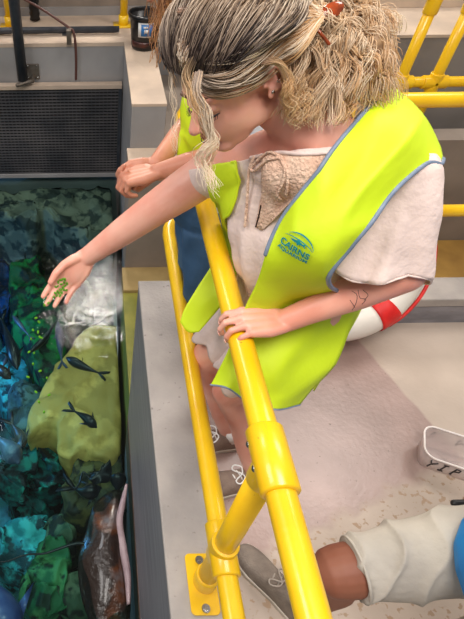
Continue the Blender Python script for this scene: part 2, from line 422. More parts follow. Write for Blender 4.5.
def slab(outline, z, mt, label, thick=.5, seed=0, rough=.05):
    thick = z + 2.76
    c = [G(px, py, z) for px, py in outline]
    ce = sum(c, V((0, 0, 0))) / len(c); n = 110
    ce.x = min(ce.x, .12); ce.y = min(ce.y, 4.4)
    pts = spline(c + [c[0]], n)[:-1]
    rings = []
    prof = [(1.10, -thick), (1.08, -thick*.6), (1.06, -thick*.3), (1.05, -.16), (1.03, -.09), (1.0, -.04), (.96, -.012), (.9, 0)] + [(.9 - .85*i/16, .004 + .03*i/16) for i in range(1, 17)]
    for s_, dz in prof:
        row = []
        for p in pts:
            q = ce + (p - ce) * s_; q.z = z + dz
            o1 = V((seed*3.1, seed, 0))
            nv = noise.noise_vector(q*2.6 + o1)*rough*1.3 + noise.noise_vector(q*7 + o1)*rough*.7
            rg_ = (1 - abs(noise.noise(q*5.5 + o1))*2)
            cell = noise.cell_vector(q*6 + noise.noise_vector(q*8 + o1)*.5 + o1)
            r2 = q + nv + V((0, 0, rough*(.9*rg_ - .5))) + (cell - V((.5, .5, .5)))*rough*.8
            r2.x = min(r2.x, .195); r2.y = min(r2.y, 4.47); r2.z = max(r2.z, -2.76) if dz > -thick else -2.76
            row.append(r2)
        rings.append(row)
    me = grid_mesh(rings, 'rock', close=True)
    bm = bmesh.new(); bm.from_mesh(me); bm.verts.ensure_lookup_table()
    m1 = (len(prof) - 1) * n
    bm.faces.new([bm.verts[m1 + i] for i in range(n)]); bm.faces.new([bm.verts[i] for i in reversed(range(n))])
    bmesh.ops.recalc_face_normals(bm, faces=bm.faces); bm.to_mesh(me); bm.free()
    o = link('rock', me, mt, origin=(ce.x, ce.y, -2.76)); return tag(o, label, 'rock', 'rocks under the pool water')
def E(cx, cy, rx, ry, n=9, rot=0, j=.15):
    out = []
    for i in range(n):
        a = 2*math.pi*i/n; q = 1 + random.uniform(-j, j); x = rx*math.cos(a)*q; y = ry*math.sin(a)*q
        out.append((cx + x*math.cos(rot) - y*math.sin(rot), cy + x*math.sin(rot) + y*math.cos(rot)))
    return out
slab([(119, 322), (88, 326), (72, 343), (50, 375), (33, 405), (32, 428), (54, 424), (62, 448), (90, 452), (120, 448)], -1.62, RM['olive'], 'large flat olive yellow rock beneath the two dark fish', .9, 1, .03)
slab([(120, 452), (96, 444), (76, 458), (68, 480), (62, 498), (74, 520), (98, 512), (122, 505)], -1.7, RM['olived'], 'dark olive boulder against the wall above the brown ray', .9, 2)
slab([(119, 183), (60, 186), (-30, 190), (-34, 210), (0, 216), (30, 224), (45, 216), (80, 234), (120, 242)], -1.27, RM['grey'], 'wide grey rock shelf right under the black mesh screen', .8, 3, .06)
slab([(20, 246), (36, 240), (42, 262), (52, 290), (64, 330), (60, 356), (44, 378), (30, 350), (14, 318), (10, 285)], -1.75, RM['green'], 'bright green algae covered rock under the feeding hand', .8, 4, .05)
slab(E(28, 402, 20, 26, j=.1), -1.75, RM['bluegrey'], 'rounded blue grey boulder left of the olive rock', .8, 5)
slab(E(48, 470, 20, 26), -1.95, RM['teal'], 'mottled teal boulder left of the dark olive boulder', .8, 6, .09)
slab(E(14, 462, 18, 26), -1.8, RM['teal'], 'teal boulder at the left picture edge beneath the grey fish', .9, 7, .09)
slab(E(10, 372, 16, 34), -2.2, RM['cyan'], 'bright cyan lit patch at the left picture edge', .5, 8, .04)  # stands for sand lit cyan, with that light in its colour
slab(E(45, 582, 24, 40, rot=.2), -1.8, RM['lgreen'], 'pale green rock in the lower left corner', .9, 9, .07)
slab(E(18, 540, 28, 22), -1.95, RM['cyan'], 'cyan tinted rock above the pale green rock at left', .8, 10, .07)
slab(E(62, 535, 16, 20), -1.9, RM['greygreen'], 'grey green boulder left of the brown ray', .8, 11, .06)
slab(E(78, 600, 18, 30), -1.85, RM['greygreen'], 'grey green boulder at the bottom edge below the ray', .8, 12, .06)
slab(E(2, 250, 22, 46), -1.9, RM['blue'], 'deep blue lit rock at the left edge beside the green rock', .8, 13, .08)
slab(E(85, 300, 32, 24), -1.9, RM['olived'], 'dark olive rock under the white reflection by the hand', .8, 14, .05)
slab([(28, 425), (50, 432), (60, 450), (50, 460), (24, 446)], -2.05, RM['teal'], 'small dark teal rock in the gap below the olive rock', .6, 15, .09)
slab(E(62, 395, 8, 12), -2.3, RM['blue'], 'small blue glow rock hidden low beside the blue grey boulder', .4, 16) if False else None
slab(E(30, 508, 26, 14), -2.15, RM['teal'], 'low dark teal ledge between the teal and cyan rocks', .5, 17, .08)
slab(E(60, 250, 24, 16), -1.95, RM['teal'], 'dim teal rock in the shadow behind the fingers', .7, 18, .07)

# ------------------------------------------------------------ fish
def fish(pts, w, mt, label, z=-1.36, fins=True):
    a = [G(px, py, z) for px, py in pts]; c = spline(a, 14)
    ce = c[7]; k = MB(); Lh = (c[-1] - c[0]).length
    rad = [w * q for q in (.25, .6, .85, .97, 1, .98, .92, .84, .74, .62, .5, .38, .28, .2, .16)]
    k.tube(c, rad, 12)
    for i in range(len(k.v)):   # a little taller than wide
        x, y, zz = k.v[i]; k.v[i] = (x, y, z + (zz - z) * 1.2)
    o = k.build('fish', mt, origin=ce); tag(o, label, 'fish', 'fish swimming in the pool')
    d = (c[-1] - c[-3]).normalized(); s = V((-d.y, d.x, 0))
    t = MB(); tail = c[-1]
    for sg in (1, -1):
        g = [[tail - d*.01 + V((0,0,.004)), tail - d*.01 - V((0,0,.004))], [tail + d*w*1.0 + s*sg*w*.7 + V((0,0,.003)), tail + d*w*1.0 + s*sg*w*.35 - V((0,0,.003))], [tail + d*w*2.1 + s*sg*w*1.35 + V((0,0,.0015)), tail + d*w*2.0 + s*sg*w*.8 - V((0,0,.0015))]]
        vs = []
        for (p, q), hw in zip(g, (w*.3, w*.5, w*.12)):
            vs += [p + s*hw*.5, p - s*hw*.5, q - s*hw*.5 , q + s*hw*.5]
        t.add(vs, [(0,1,5,4),(1,2,6,5),(2,3,7,6),(3,0,4,7),(4,5,9,8),(5,6,10,9),(6,7,11,10),(7,4,8,11),(8,9,10,11),(3,2,1,0)])
    t.build('tail_fin', mt, o)
    if fins:
        for sg in (1, -1):
            dd = (c[5] - c[4]).normalized(); ss = V((-dd.y, dd.x, 0)) * sg; q = c[4] + ss * w * .8
            t = MB(); vs = [q - dd*w*.4 + V((0,0,.004)), q + dd*w*.5 + V((0,0,.004)), q + dd*w*1.3 + ss*w*1.1, q - dd*w*.4 - V((0,0,.004)), q + dd*w*.5 - V((0,0,.004))]
            t.add(vs, [(0,1,2),(4,3,2),(0,2,3),(1,4,2),(0,3,4,1)]); t.build('pectoral_fin', mt, o)
    return o
fish([(67, 358), (82, 366), (99, 373)], .036, M['fishd'], 'dark slender fish over the olive rock, upper of the two', fins=False)
fish([(96, 427), (86, 418), (74, 411)], .036, M['fishd'], 'dark curved fish over the olive rock, lower of the two')
fish([(17, 368), (11, 345), (2, 320)], .055, M['fishd'], 'dark fish with spread fins over the cyan lit patch at left', z=-1.5)
fish([(3, 366), (8, 357), (12, 350)], .018, M['fishg'], 'small blue grey fish beside the spread finned dark fish', z=-1.6, fins=False)
fish([(10, 378), (2, 370), (-8, 360)], .04, M['fishb'], 'brown fish cut by the left edge near the cyan lit patch', z=-1.5)
fish([(30, 352), (45, 338), (58, 318)], .026, M['fishd'], 'narrow dark fish below the fingertips of the feeding hand', z=-1.42, fins=False)
fish([(13, 316), (22, 327), (30, 337)], .022, M['fishg'], 'pale blue fish over the bright green rock', z=-1.45, fins=False)
fish([(58, 322), (60, 345), (62, 362)], .032, M['fishg'], 'blue grey fish pointing down right of the falling pellets', z=-1.5)
fish([(18, 462), (8, 448), (-6, 436)], .07, M['fishg'], 'large grey fish at left above the teal boulder', z=-1.45)
fish([(24, 446), (19, 434), (12, 424)], .045, M['fishb'], 'brown fish touching the large grey fish at left', z=-1.6)
fish([(118, 474), (118, 483), (117, 492)], .055, M['fishd'], 'rounded black fish against the wall beside the pale fin', z=-1.3, fins=False)
fish([(100, 488), (86, 492), (74, 488)], .05, M['fishd'], 'black fish lying under the triangular ray', z=-1.45)
fish([(8, 640), (2, 606), (-8, 580)], .1, mat('lilac fish skin', (96, 116, 176), .3, (66, 84, 150), scale=9), 'pale lilac blue fish in the bottom left corner', z=-1.3)
# small black triangular ray
def flat_ray(outline, z, mt, label, name, thick=.02, hump=.0, tail=None):
    pts = spline([G(px, py, z) for px, py in outline + [outline[0]]], 48)[:-1]; ce = sum(pts, V((0,0,0))) / 48
    rings = []
    for s_, dz in ((.1, -thick), (.6, -thick*.8), (.95, -.004), (1, 0), (.95, .004), (.75, thick*.5 + hump*.35), (.5, thick*.85 + hump*.75), (.25, thick + hump*.95), (.05, thick*1.05 + hump)):
        row = []
        for i, p in enumerate(pts):
            q = ce + (p - ce) * s_; q.z = z + dz + .012 * math.sin(i * .8) * (s_ > .7); row.append(q)
        rings.append(row)
    me = grid_mesh(rings, name, close=True); bm = bmesh.new(); bm.from_mesh(me); bm.verts.ensure_lookup_table()
    bm.faces.new([bm.verts[8*48+i] for i in range(48)]); bm.faces.new([bm.verts[i] for i in reversed(range(48))])
    bmesh.ops.recalc_face_normals(bm, faces=bm.faces); bm.to_mesh(me); bm.free()
    o = link(name, me, mt, origin=ce); tag(o, label, 'ray')
    if tail:
        k = MB(); c = spline([G(px, py, z) for px, py in tail], 16); c = [p + V((noise.noise(p*9)*.02, noise.noise(p*7)*.03, 0)) for p in c]; k.tube(c, [.010 - .007*i/16 for i in range(17)], 8); k.build('tail', M['fishd'], o)
    return o
flat_ray([(110, 459), (112, 470), (110, 480), (100, 484), (92, 483), (88, 476), (97, 471), (103, 465)], -1.3, M['fishd'], 'small black triangular ray over the dark olive boulder', 'stingray', .02, .01, [(90, 478), (83, 472), (80, 480), (76, 488), (70, 492)])
br = flat_ray([(122, 490), (108, 492), (94, 505), (86, 530), (78, 560), (82, 600), (100, 640), (124, 640), (131, 600), (127, 560), (124, 520)], WZ - .035, M['ray'], 'big glossy dark brown ray at the surface against the pool wall', 'stingray', .04, .05, [(84, 545), (60, 550), (30, 555), (-10, 560)])
# its pale fin edge curled up along the wall
c0 = [P(126.5, 487, 2.6), P(121, 505, 2.52), P(117.5, 525, 2.46), P(121, 548, 2.40), P(125, 575, 2.33), P(127.5, 605, 2.27)]
cc = spline([G(p[0], p[1], WZ + .012) for p in ((126, 485), (121, 505), (117, 524), (121, 548), (126, 575), (128, 605))], 40)
g = []
for i, p in enumerate(cc):
    w = .030 * math.sin(math.pi * min(1, (i + 2) / 44)) ** .7 + .002
    g.append([V((p.x - w*.4, p.y, p.z - .012)), V((p.x - w*.25, p.y, p.z + .006)), V((p.x + w*.3, p.y, p.z + .018)), V((p.x + w*1.0, p.y, p.z + .012))])
for row in g:
    for q in row: q.x = min(q.x, .203)
fm = grid_mesh(g, 'fin_edge'); fo = link('fin_edge', fm, M['rayfin'], br); solid(fo, .006); fo['label'] = 'pale pink fin edge curled along the wall'

# ------------------------------------------------------------ screen, pipes, far fence
SY = 4.545
tl = PY(-40, 90, SY); br_ = PY(118, 172, SY); tr_ = PY(121, 82, SY)
x1 = .275; zt = tr_.z; zb = max(br_.z, WZ + .005)
t = thing('mesh_screen', 'black wire mesh screen hanging at the far end of the pool', 'screen', (-1.4, SY, zb))
k = MB(); x = -3.1
while x < x1 - .03: k.box((x, SY - .055, zb + .03), (x + .010, SY - .045, zt - .03)); x += .036
z = zb + .04
while z < zt - .03: k.box((-3.1, SY - .066, z), (x1 - .02, SY - .055, z + .012)); z += .030
mesh_o = k.build('wire_mesh', mat('dark wire', (96, 92, 92), .45, (62, 62, 66), scale=3), t, smooth=False)
k = MB(); k.box((-3.1, SY - .04, zb + .01), (x1 - .01, SY - .02, zt - .01)); k.build('backing_sheet', mat('dark backing', (62, 60, 60), .6, (40, 40, 46), scale=1.5), t, smooth=False)
k = MB(); k.box((-3.15, SY - .075, zt - .03), (x1, SY - .005, zt + .01)); k.build('top_bar', M['tanconc'], t, smooth=False, bevel=.004)
k = MB(); k.box((-3.15, SY - .075, zb - .01), (x1, SY - .005, zb + .035)); k.build('bottom_bar', M['greywall'], t, smooth=False, bevel=.004)
k = MB(); k.box((x1 - .03, SY - .07, zb), (x1, SY - .005, zt)); k.build('side_bar', M['pipe'], t, smooth=False)

# dark pipes
k = MB(); a = PY(10, -30, 4.48); bq = PY(23, 79, 4.48); a = V((bq.x, 4.46, 1.6)); bq = V((bq.x, 4.46, bq.z))
k.tube([a, bq], .045, 20, rnd=False); o = k.build('drain_pipe', M['pipe'], origin=bq); tag(o, 'thick dark vertical pipe at the far pool wall, top left', 'pipe')
hz = PY(60, 30, 4.75)
k = MB(); k.tube([V((-3.1, 4.75, hz.z)), V((.25, 4.75, hz.z))], .027, 16, rnd=False)
o = k.build('water_pipe', M['pipe'], origin=(-1, 4.75, hz.z)); tag(o, 'long dark horizontal pipe above the mesh screen', 'pipe')
for xx in (-2.4, -1.35, -.25): 
    k = MB(); k.box((xx, 4.72, KZ), (xx+.04, 4.78, hz.z - .02)); k.build('saddle', M['pipe'], o, smooth=False)
t = thing('pipe_bracket', 'rusty steel pipe bracket bolted to the far pool wall', 'bracket', PY(33, 76, 4.55))
q = PY(33, 72, 4.55); k = MB(); k.box((q.x - .055, 4.542, q.z - .06), (q.x + .055, 4.556, q.z + .07)); k.build('wall_plate', M['steel'], t, smooth=False, bevel=.003)
k = MB(); k.tube([V((q.x, 4.55, q.z - .04)), V((q.x, 4.46, q.z - .04)), V((q.x - .13, 4.40, q.z - .05))], .018, 10); k.build('clamp_arm', M['steel'], t)
for sx in (-.04, .04):
    for sz in (-.045, .055): k = MB(); k.ell((q.x + sx, 4.538, q.z + sz), (.008, .006, .008), seg=8, rings=6); k.build('bolt', M['chrome'], t)
# corrugated dark hose and rusty cable
k = MB(); q = PY(35, 25, 5.05); pts = [V((q.x, 5.1, 1.4 - i * .025)) for i in range(50)]
k.tube(pts, [.05 if i % 2 else .042 for i in range(50)], 14, rnd=False); o = k.build('corrugated_hose', M['black'], origin=(q.x, 5.1, .3)); tag(o, 'black corrugated hose hanging over the far deck', 'hose')
k = MB(); pts = spline([PY(18, -4, 4.9), PY(40, 8, 4.85), PY(68, 27, 4.6), PY(74, 34, 4.53), PY(76, 55, 4.52), PY(76, 79, 4.52)], 30)
k.tube(pts, .011, 8); o = k.build('cable', mat('red brown cable', (88, 52, 44), .6), origin=pts[0]); tag(o, 'thin red brown cable running down the far pool wall', 'cable')
k = MB(); q = PY(69, 36, 4.53); k.box((q.x - .02, 4.50, q.z - .06), (q.x + .02, 4.556, q.z + .05)); k.build('cable_clip', M['steel'], o, smooth=False)

def railing_far():
    t = thing('railing', 'yellow tubular railing on the far deck behind the mesh screen', 'railing', (-1, 4.95, KZ))
    xs = [PY(10, 42, 4.82).x, PY(124, 33, 4.82).x]
    for xx in xs:
        k = MB(); k.tube([V((xx, 4.95, KZ)), V((xx, 4.95, 1.15))], .034, 16, rnd=False); k.build('post', M['yellow'], t)
        k = MB(); k.box((xx - .09, 4.88, KZ), (xx + .09, 5.02, KZ + .012)); k.tube([V((xx, 4.95, KZ)), V((xx, 4.95, KZ + .09))], .045, 16, rnd=False); k.build('base_flange', M['yellow'], t)
    for zz in (.7, 1.15):
        k = MB(); k.tube([V((xs[0] - 1, 4.95, zz)), V((xs[1] + .4, 4.95, zz))], .03, 14); k.build('rail', M['yellow'], t)
railing_far()

# right rear fence (Y = 2.79..)
t = thing('railing', 'yellow crossed tube railing behind the curly hair at upper right', 'railing', (2.0, 2.88, .19))
YF = 2.88
zr = PY(430, 82, YF).z; ztop = PY(428, 3, YF).z
xa = PY(402, 76, YF).x; xb = PY(434, 82, YF).x; ref = PY(434, 82, YF)
k = MB(); k.tube([V((xa - .02, YF, zr)), V((3.3, YF, zr))], .029, 18); k.build('middle_rail', M['yellow'], t)
k = MB(); k.tube([V((xa - .4, YF, ztop + .06)), V((3.3, YF, ztop + .06))], .029, 18); k.build('top_rail', M['yellow'], t)
for xx, zl in ((xa, .19), (xb, .19)):
    k = MB(); k.tube([V((xx, YF + .0, zl)), V((xx, YF, ztop + .06))], .029, 18, rnd=False); k.build('post', M['yellow'], t)
    for zc, hh in ((ztop + .02, .07), (zr, .05)):
        k = MB(); k.tube([V((xx, YF, zc - hh)), V((xx, YF, zc + hh))], .037, 18, rnd=False); k.tube([V((xx - .07, YF, zr if zc == zr else ztop + .06)), V((xx + .07, YF, zr if zc == zr else ztop + .06))], .037, 18, rnd=False)
        k.build('cross_fitting', M['yellow'], t, bevel=.004)
# white diagonal rod in the dark trough
k = MB(); k.tube([PY(436, 146, 2.99) , V((2.3, 3.42, .1))], .012, 8); o = k.build('rod', M['white'], origin=PY(436, 146, 2.99)); tag(o, 'thin white rod leaning in the dark trough at upper right', 'rod')

# ------------------------------------------------------------ bucket
bc = G(144, 47, KZ); bc = V((bc.x, bc.y, KZ))
t = thing('bucket', 'black plastic bucket with a blue label on the concrete ledge', 'bucket', bc)
k = MB(); h = .27; prof = [(.0, .003), (.105, .003), (.112, .02), (.13, h - .03), (.146, h - .028), (.148, h), (.138, h + .002), (.134, h - .01), (.108, .02), (0, .018)]
prof = [(.97*a, b_2) for a, b_2 in prof]
vs = []; fs = []; sg = 40
for r1, z1 in prof:
    for i in range(sg): a = 2*math.pi*i/sg; vs.append(bc + V((r1*math.cos(a), r1*math.sin(a), z1)))
for i in range(len(prof) - 1):
    for j in range(sg): fs.append((i*sg+j, i*sg+(j+1) % sg, (i+1)*sg+(j+1) % sg, (i+1)*sg+j))
k.add(vs, fs); k.build('bucket_body', mat('black bucket plastic', (16, 17, 20), .3, (30, 26, 26), scale=10), t)
def bucket_band(a0, a1, z0, z1, off, mt, nm):
    k = MB(); n = 14; vs = []; fs = []
    for i in range(n + 1):
        a = R(a0 + (a1 - a0) * i / n)
        for z1_ in (z0, z1):
            r1 = .97 * (.112 + .018 * (z1_ - .02) / (h - .05)) + off
            vs.append(bc + V((r1*math.cos(a), r1*math.sin(a), z1_)))
    for i in range(n): fs.append((2*i, 2*i+2, 2*i+3, 2*i+1))
    k.add(vs, fs); o = k.build(nm, mt, t); solid(o, .002); return o
bucket_band(-122, -64, .115, .225, .002, M['white'], 'label_sheet')
bucket_band(-110, -66, .125, .215, .0045, M['label'], 'label_print')
bucket_band(-98, -84, .15, .175, .0065, M['white'], 'label_print'); bucket_band(-101, -86, .185, .2, .0065, M['white'], 'label_print')
bucket_band(-160, -20, .03, .075, .002, mat('red brown residue', (96, 44, 34), .3, (40, 22, 20), scale=12), 'stained_band')
k = MB(); k.tube([bc + V((.133*math.cos(a), .133*math.sin(a)*1.0, h - .02 + .02*math.sin(a*2))) for a in [R(180 + 12*i) for i in range(16)]], .004, 6); k.build('handle', M['pipe'], t)

# ------------------------------------------------------------ foreground railing
RX, RZ, RL = .3165, .965, .462
rail = thing('railing', 'bright yellow tubular guard railing bolted to the pool kerb', 'railing', (RX, .41, KZ))
PR = .0268
def corner(z):
    pts = [V((RX, -1.1, z)), V((RX, 0, z)), V((RX, 1.0, z)), V((RX, 1.64, z))]
    pts += [V((RX + .14 - .14*math.cos(a), 1.64 + .14*math.sin(a), z)) for a in [R(x) for x in (15, 30, 45, 60, 75, 90)]]
    return pts + [V((1.2, 1.78, z)), V((3.3, 1.78, z))]
k = MB(); k.tube(corner(RZ), PR, 28, rnd=False); k.build('top_rail', M['yellow'], rail)
k = MB(); k.tube(corner(RL), PR * .98, 28, rnd=False); k.build('lower_rail', M['yellow'], rail)
PYY = .405
k = MB(); k.tube([V((RX, PYY, KZ)), V((RX, PYY, RZ - .03))], PR, 28, rnd=False); k.build('post', M['yellow'], rail)
for xx in (.95, 2.3):
    k = MB(); k.tube([V((xx, 1.78, -.62)), V((xx, 1.78, RZ))], PR, 20, rnd=False); k.build('post', M['yellow'], rail)
def sleeve(c, ax, ln, r=.0345):
    k = MB(); ax = V(ax)
    k.tube([c - ax*ln/2, c - ax*(ln/2 - .004), c + ax*(ln/2 - .004), c + ax*ln/2], [r - .003, r, r, r - .003], 28, rnd=False); return k
k = sleeve(V((RX, PYY, RZ)), (0, 1, 0), .125, .0350)
k.tube([V((RX, PYY, RZ - .02)), V((RX, PYY, RZ - .085))], .029, 24, rnd=False)
k.box((RX - .006, PYY - .03, RZ - .085), (RX + .006, PYY + .045, RZ - .02))
k.build('tee_fitting', M['yellow'], rail, bevel=.003)
for dy in (.035, -.012):
    k = MB(); c = V((RX - .0335, PYY + dy, RZ - .008)); k.ell(c, (.004, .0065, .0065), seg=12, rings=8); k.build('set_screw', M['chrome'], rail)
k = sleeve(V((RX, PYY, RL)), (0, 1, 0), .13, .0345)
k.tube([V((RX, PYY, RL + .05)), V((RX, PYY, RL - .05))], .0345, 24, rnd=False)
k.build('cross_fitting', M['yellow'], rail, bevel=.003)
# base flange
fm_ = []
fc = V((RX - .008, PYY - .005, KZ)); hw, hl, rr = .042, .082, .014
for cx_, cy_, a0 in ((hw-rr, hl-rr, 0), (-hw+rr, hl-rr, 90), (-hw+rr, -hl+rr, 180), (hw-rr, -hl+rr, 270)):
    for i in range(6): a = R(a0 + i*18); fm_.append((cx_ + rr*math.cos(a), cy_ + rr*math.sin(a)))
k = MB(); n = len(fm_); vs = [fc + V((x, y, .0005)) for x, y in fm_] + [fc + V((x, y, .009)) for x, y in fm_]
k.add(vs, [tuple(reversed(range(n))), tuple(range(n, 2*n))] + [(i, (i+1) % n, n+(i+1) % n, n+i) for i in range(n)])
k.tube([V((RX, PYY, KZ + .005)), V((RX, PYY, KZ + .075)), V((RX, PYY, KZ + .08))], [.0345, .0345, .031], 28, rnd=False)
k.build('base_flange', M['yellow'], rail, smooth=False, bevel=.002)
for dy in (.062, -.066):
    k = MB(); c = fc + V((0, dy, .011)); k.tube([c, c + V((0, 0, .004))], .012, 16, rnd=False); k.tube([c + V((0,0,.003)), c + V((0, 0, .013))], .0075, 6, rnd=False); k.build('anchor_bolt', M['chrome'], rail, smooth=False)

# ------------------------------------------------------------ lifebuoy
foot = G(362, 340, 0); al = R(43)
ring_up = V((0, math.sin(al), math.cos(al))); ring_n = V((0, -math.cos(al), math.sin(al))); tr = .066; Rm = .322
tilt = R(0)
cen = P(336, 250, 2.13)
t = thing('lifebuoy', 'white lifebuoy with a red strap leaning on the back kerb', 'lifebuoy', (cen.x, 1.335, 0))
k = MB(); n = 96; vs = []; fs = []
def ringpt(a, b2, e=0): return cen + (r0*math.cos(a) + ring_up*math.sin(a)) * (Rm + (tr+e)*math.cos(b2)*1.05) + ring_n * ((tr+e)*math.sin(b2))
for i in range(n):
    for j in range(24): vs.append(ringpt(2*math.pi*i/n, 2*math.pi*j/24))
for i in range(n):
    for j in range(24): fs.append((i*24+j, ((i+1) % n)*24+j, ((i+1) % n)*24+(j+1) % 24, i*24+(j+1) % 24))
k.add(vs, fs); k.build('ring_body', M['buoy'], t)
for ang in (-54, 36, 126, 216):
    g = [[ringpt(R(ang - 7 + 14*i/6), 2*math.pi*j/24, .004) for j in range(24)] for i in range(7)]
    me = grid_mesh(g, 'strap', close=True); o = link('strap', me, M['red'], t); solid(o, .003)
k = MB()
for a0 in (-54, 36, 126):
    pts = []
    for i in range(19):
        u = i/18; a = R(a0 + 90*u); e = .010 + .022*math.sin(math.pi*u)
        pts.append(cen + (r0*math.cos(a) + ring_up*math.sin(a)) * (Rm + tr + e))
    k.tube([p + V((0, 0, max(0, .02 - p.z))) for p in pts], .0075, 8)
k.build('grab_rope', M['red'], t)

# ------------------------------------------------------------ plastic tub
def text_mesh(s, size, name='t', weight=.0):
    c = bpy.data.curves.new(name, 'FONT'); c.body = s; c.size = size; c.extrude = 0; c.offset = weight
    o = bpy.data.objects.new('tt', c); COL.objects.link(o); dg = bpy.context.evaluated_depsgraph_get(); dg.update()
    me = bpy.data.meshes.new_from_object(o.evaluated_get(dg)); bpy.data.objects.remove(o); me.materials.clear(); return me
e1 = V((math.cos(R(-24)), math.sin(R(-24)), 0)); e2 = V((-e1.y, e1.x, 0)); TL, TW, THh = .25, .135, .10; a = V((1.190, .822, 0))
t = thing('plastic_tub', 'clear plastic tub with black marker letters on the concrete floor', 'container', a + e1*TL/2 + e2*TW/2)
c0 = a + e1*TL/2 + e2*TW/2
def rrect(hl, hw, r1, z, n=6):
    o = []
    for cx_, cy_, a0 in ((hl-r1, hw-r1, 0), (-hl+r1, hw-r1, 90), (-hl+r1, -hw+r1, 180), (hl-r1, -hw+r1, 270)):
        for i in range(n): q = R(a0 + i*90/(n-1)); o.append(c0 + e1*(cx_ + r1*math.cos(q)) + e2*(cy_ + r1*math.sin(q)) + V((0,0,z)))
    return o
hl, hw = TL/2, TW/2
rings = [rrect(hl*.04, hw*.04, .002, .0015), rrect(hl*.5, hw*.5, .01, .0015), rrect(hl-.022, hw-.022, .022, .0015), rrect(hl-.014, hw-.014, .028, .008), rrect(hl, hw, .038, THh)]
me = grid_mesh(rings, 'tub_body', close=True); o = link('tub_body', me, M['clear'], t); solid(o, .0015)
k = MB(); rp = rrect(hl+.002, hw+.002, .04, THh); k.tube(rp + [rp[0]], .0035, 8, rnd=False, cap=False)
k.build('rim', mat('frosted rim', (244, 236, 232), .35), t)
# marker letters drawn as strokes on the front face (front = -e2 side)
def stroke(pts, side=-1, w=.0024, flip=False):
    o = []
    for u, v in pts:
        if flip: u = -u
        off = hw - .014*(1 - v/THh) + .0015
        o.append(c0 + e1*u + e2*(side*off) + V((0, 0, v)))
    k = MB(); k.tube(o, w*.62, 6, rnd=False); return k
L0 = -hl + .030
def letters(glyphs, x0, base, sc_, nm, side=-1, w=.0024, ys=1.7):
    x = x0
    for gl in glyphs:
        k = MB()
        for st in gl:
            q = stroke([(x + px*sc_, base + py*sc_*ys) for px, py in st], side, w); k.add(q.v, q.f)
        k.build(nm, M['ink'], t); x += sc_ * 1.35
GY = [[(.0, 1), (.35, .5)], [(.8, .95), (.35, .5), (.25, 0)]]
GI = [[(.3, 1), (.3, 0)], [(.05, 1), (.6, 1)], [(.05, 0), (.6, 0)]]
GP = [[(.1, 0), (.1, 1), (.55, .95), (.6, .6), (.1, .5)], [(0, 0), (.25, 0)]]
letters([GY, GI, GP], L0, .026, .030, 'letter', w=.0042)
letters([[[(.0, 0), (.55, .2), (.45, .8), (.2, .3)]], [], [[(0, .1), (.1, .9), (.5, .4), (1.1, .9)], [(0, .1), (.45, .5), (1.2, .1), (1.1, .9)]]], L0 + .0, .04, .036, 'marker_drawing', side=1, w=.0036, ys=1.2)

# ------------------------------------------------------------ people helpers
def frame_pts(O, F, Lf, U, s=1.0): return lambda a, b3, c: O + (F*a + Lf*b3 + U*c) * s
def head_parts(mb, O, F, Lf, U, s=1.0):
    H = frame_pts(O, F, Lf, U, s); ax = (F, Lf, U)
    def el(c, r1): mb.ell(H(*c), [q*s for q in r1], ax)
    el((-.012, 0, .032), (.098, .074, .088)); el((.036, 0, -.028), (.060, .060, .082)); el((.02, 0, .02), (.074, .066, .07))
    el((.066, 0, -.094), (.024, .026, .019)); el((.045, 0, -.085), (.035, .042, .022)); el((.042, 0, -.055), (.045, .052, .05))
    for s1 in (1, -1):
        el((.005, s1*.044, -.062), (.03, .018, .026)); el((.052, s1*.030, -.030), (.030, .026, .032)); el((.03, s1*.040, -.035), (.042, .022, .040)); el((.02, s1*.040, -.055), (.042, .02, .03))
        el((.078, s1*.028, .018), (.014, .026, .010)); el((.076, s1*.030, -.002), (.014, .0155, .012)); el((.035, s1*.055, .01), (.03, .012, .03))
        el((.102, s1*.0105, -.036), (.010, .007, .0075))
        es = .84
        c = H(-.010, s1*.074, -.004); n = 18
        pts = [c + (F*(.0125*math.cos(a)) + U*(.023*math.sin(a)*(1 if math.sin(a) > 0 else .9)) + F*(-.004) + Lf*(s1*(.010 + .006*(-math.cos(a)))))*s for a in [R(20 + 300*i/n) for i in range(n+1)]]
        mb.tube(pts, .0038*s, 8)
        mb.tube([c + (F*(.006*math.cos(a)-.002) + U*(.015*math.sin(a)) + Lf*(s1*.008))*s for a in [R(60 + 200*i/10) for i in range(11)]], .0034*s, 8)
        el((-.010, s1*.073, -.002), (.010, .007, .020)); el((-.002, s1*.079, -.028), (.0065, .005, .008)); el((.003, s1*.077, -.008), (.004, .006, .006))
    mb.tube([H(.086, 0, .012), H(.102, 0, -.016), H(.113, 0, -.032)], [.0075*s, .0085*s, .0105*s], 14)
    el((.094, 0, -.0590), (.011, .021, .0055)); el((.091, 0, -.0695), (.011, .018, .0062)); el((.085, 0, -.06), (.016, .024, .018))

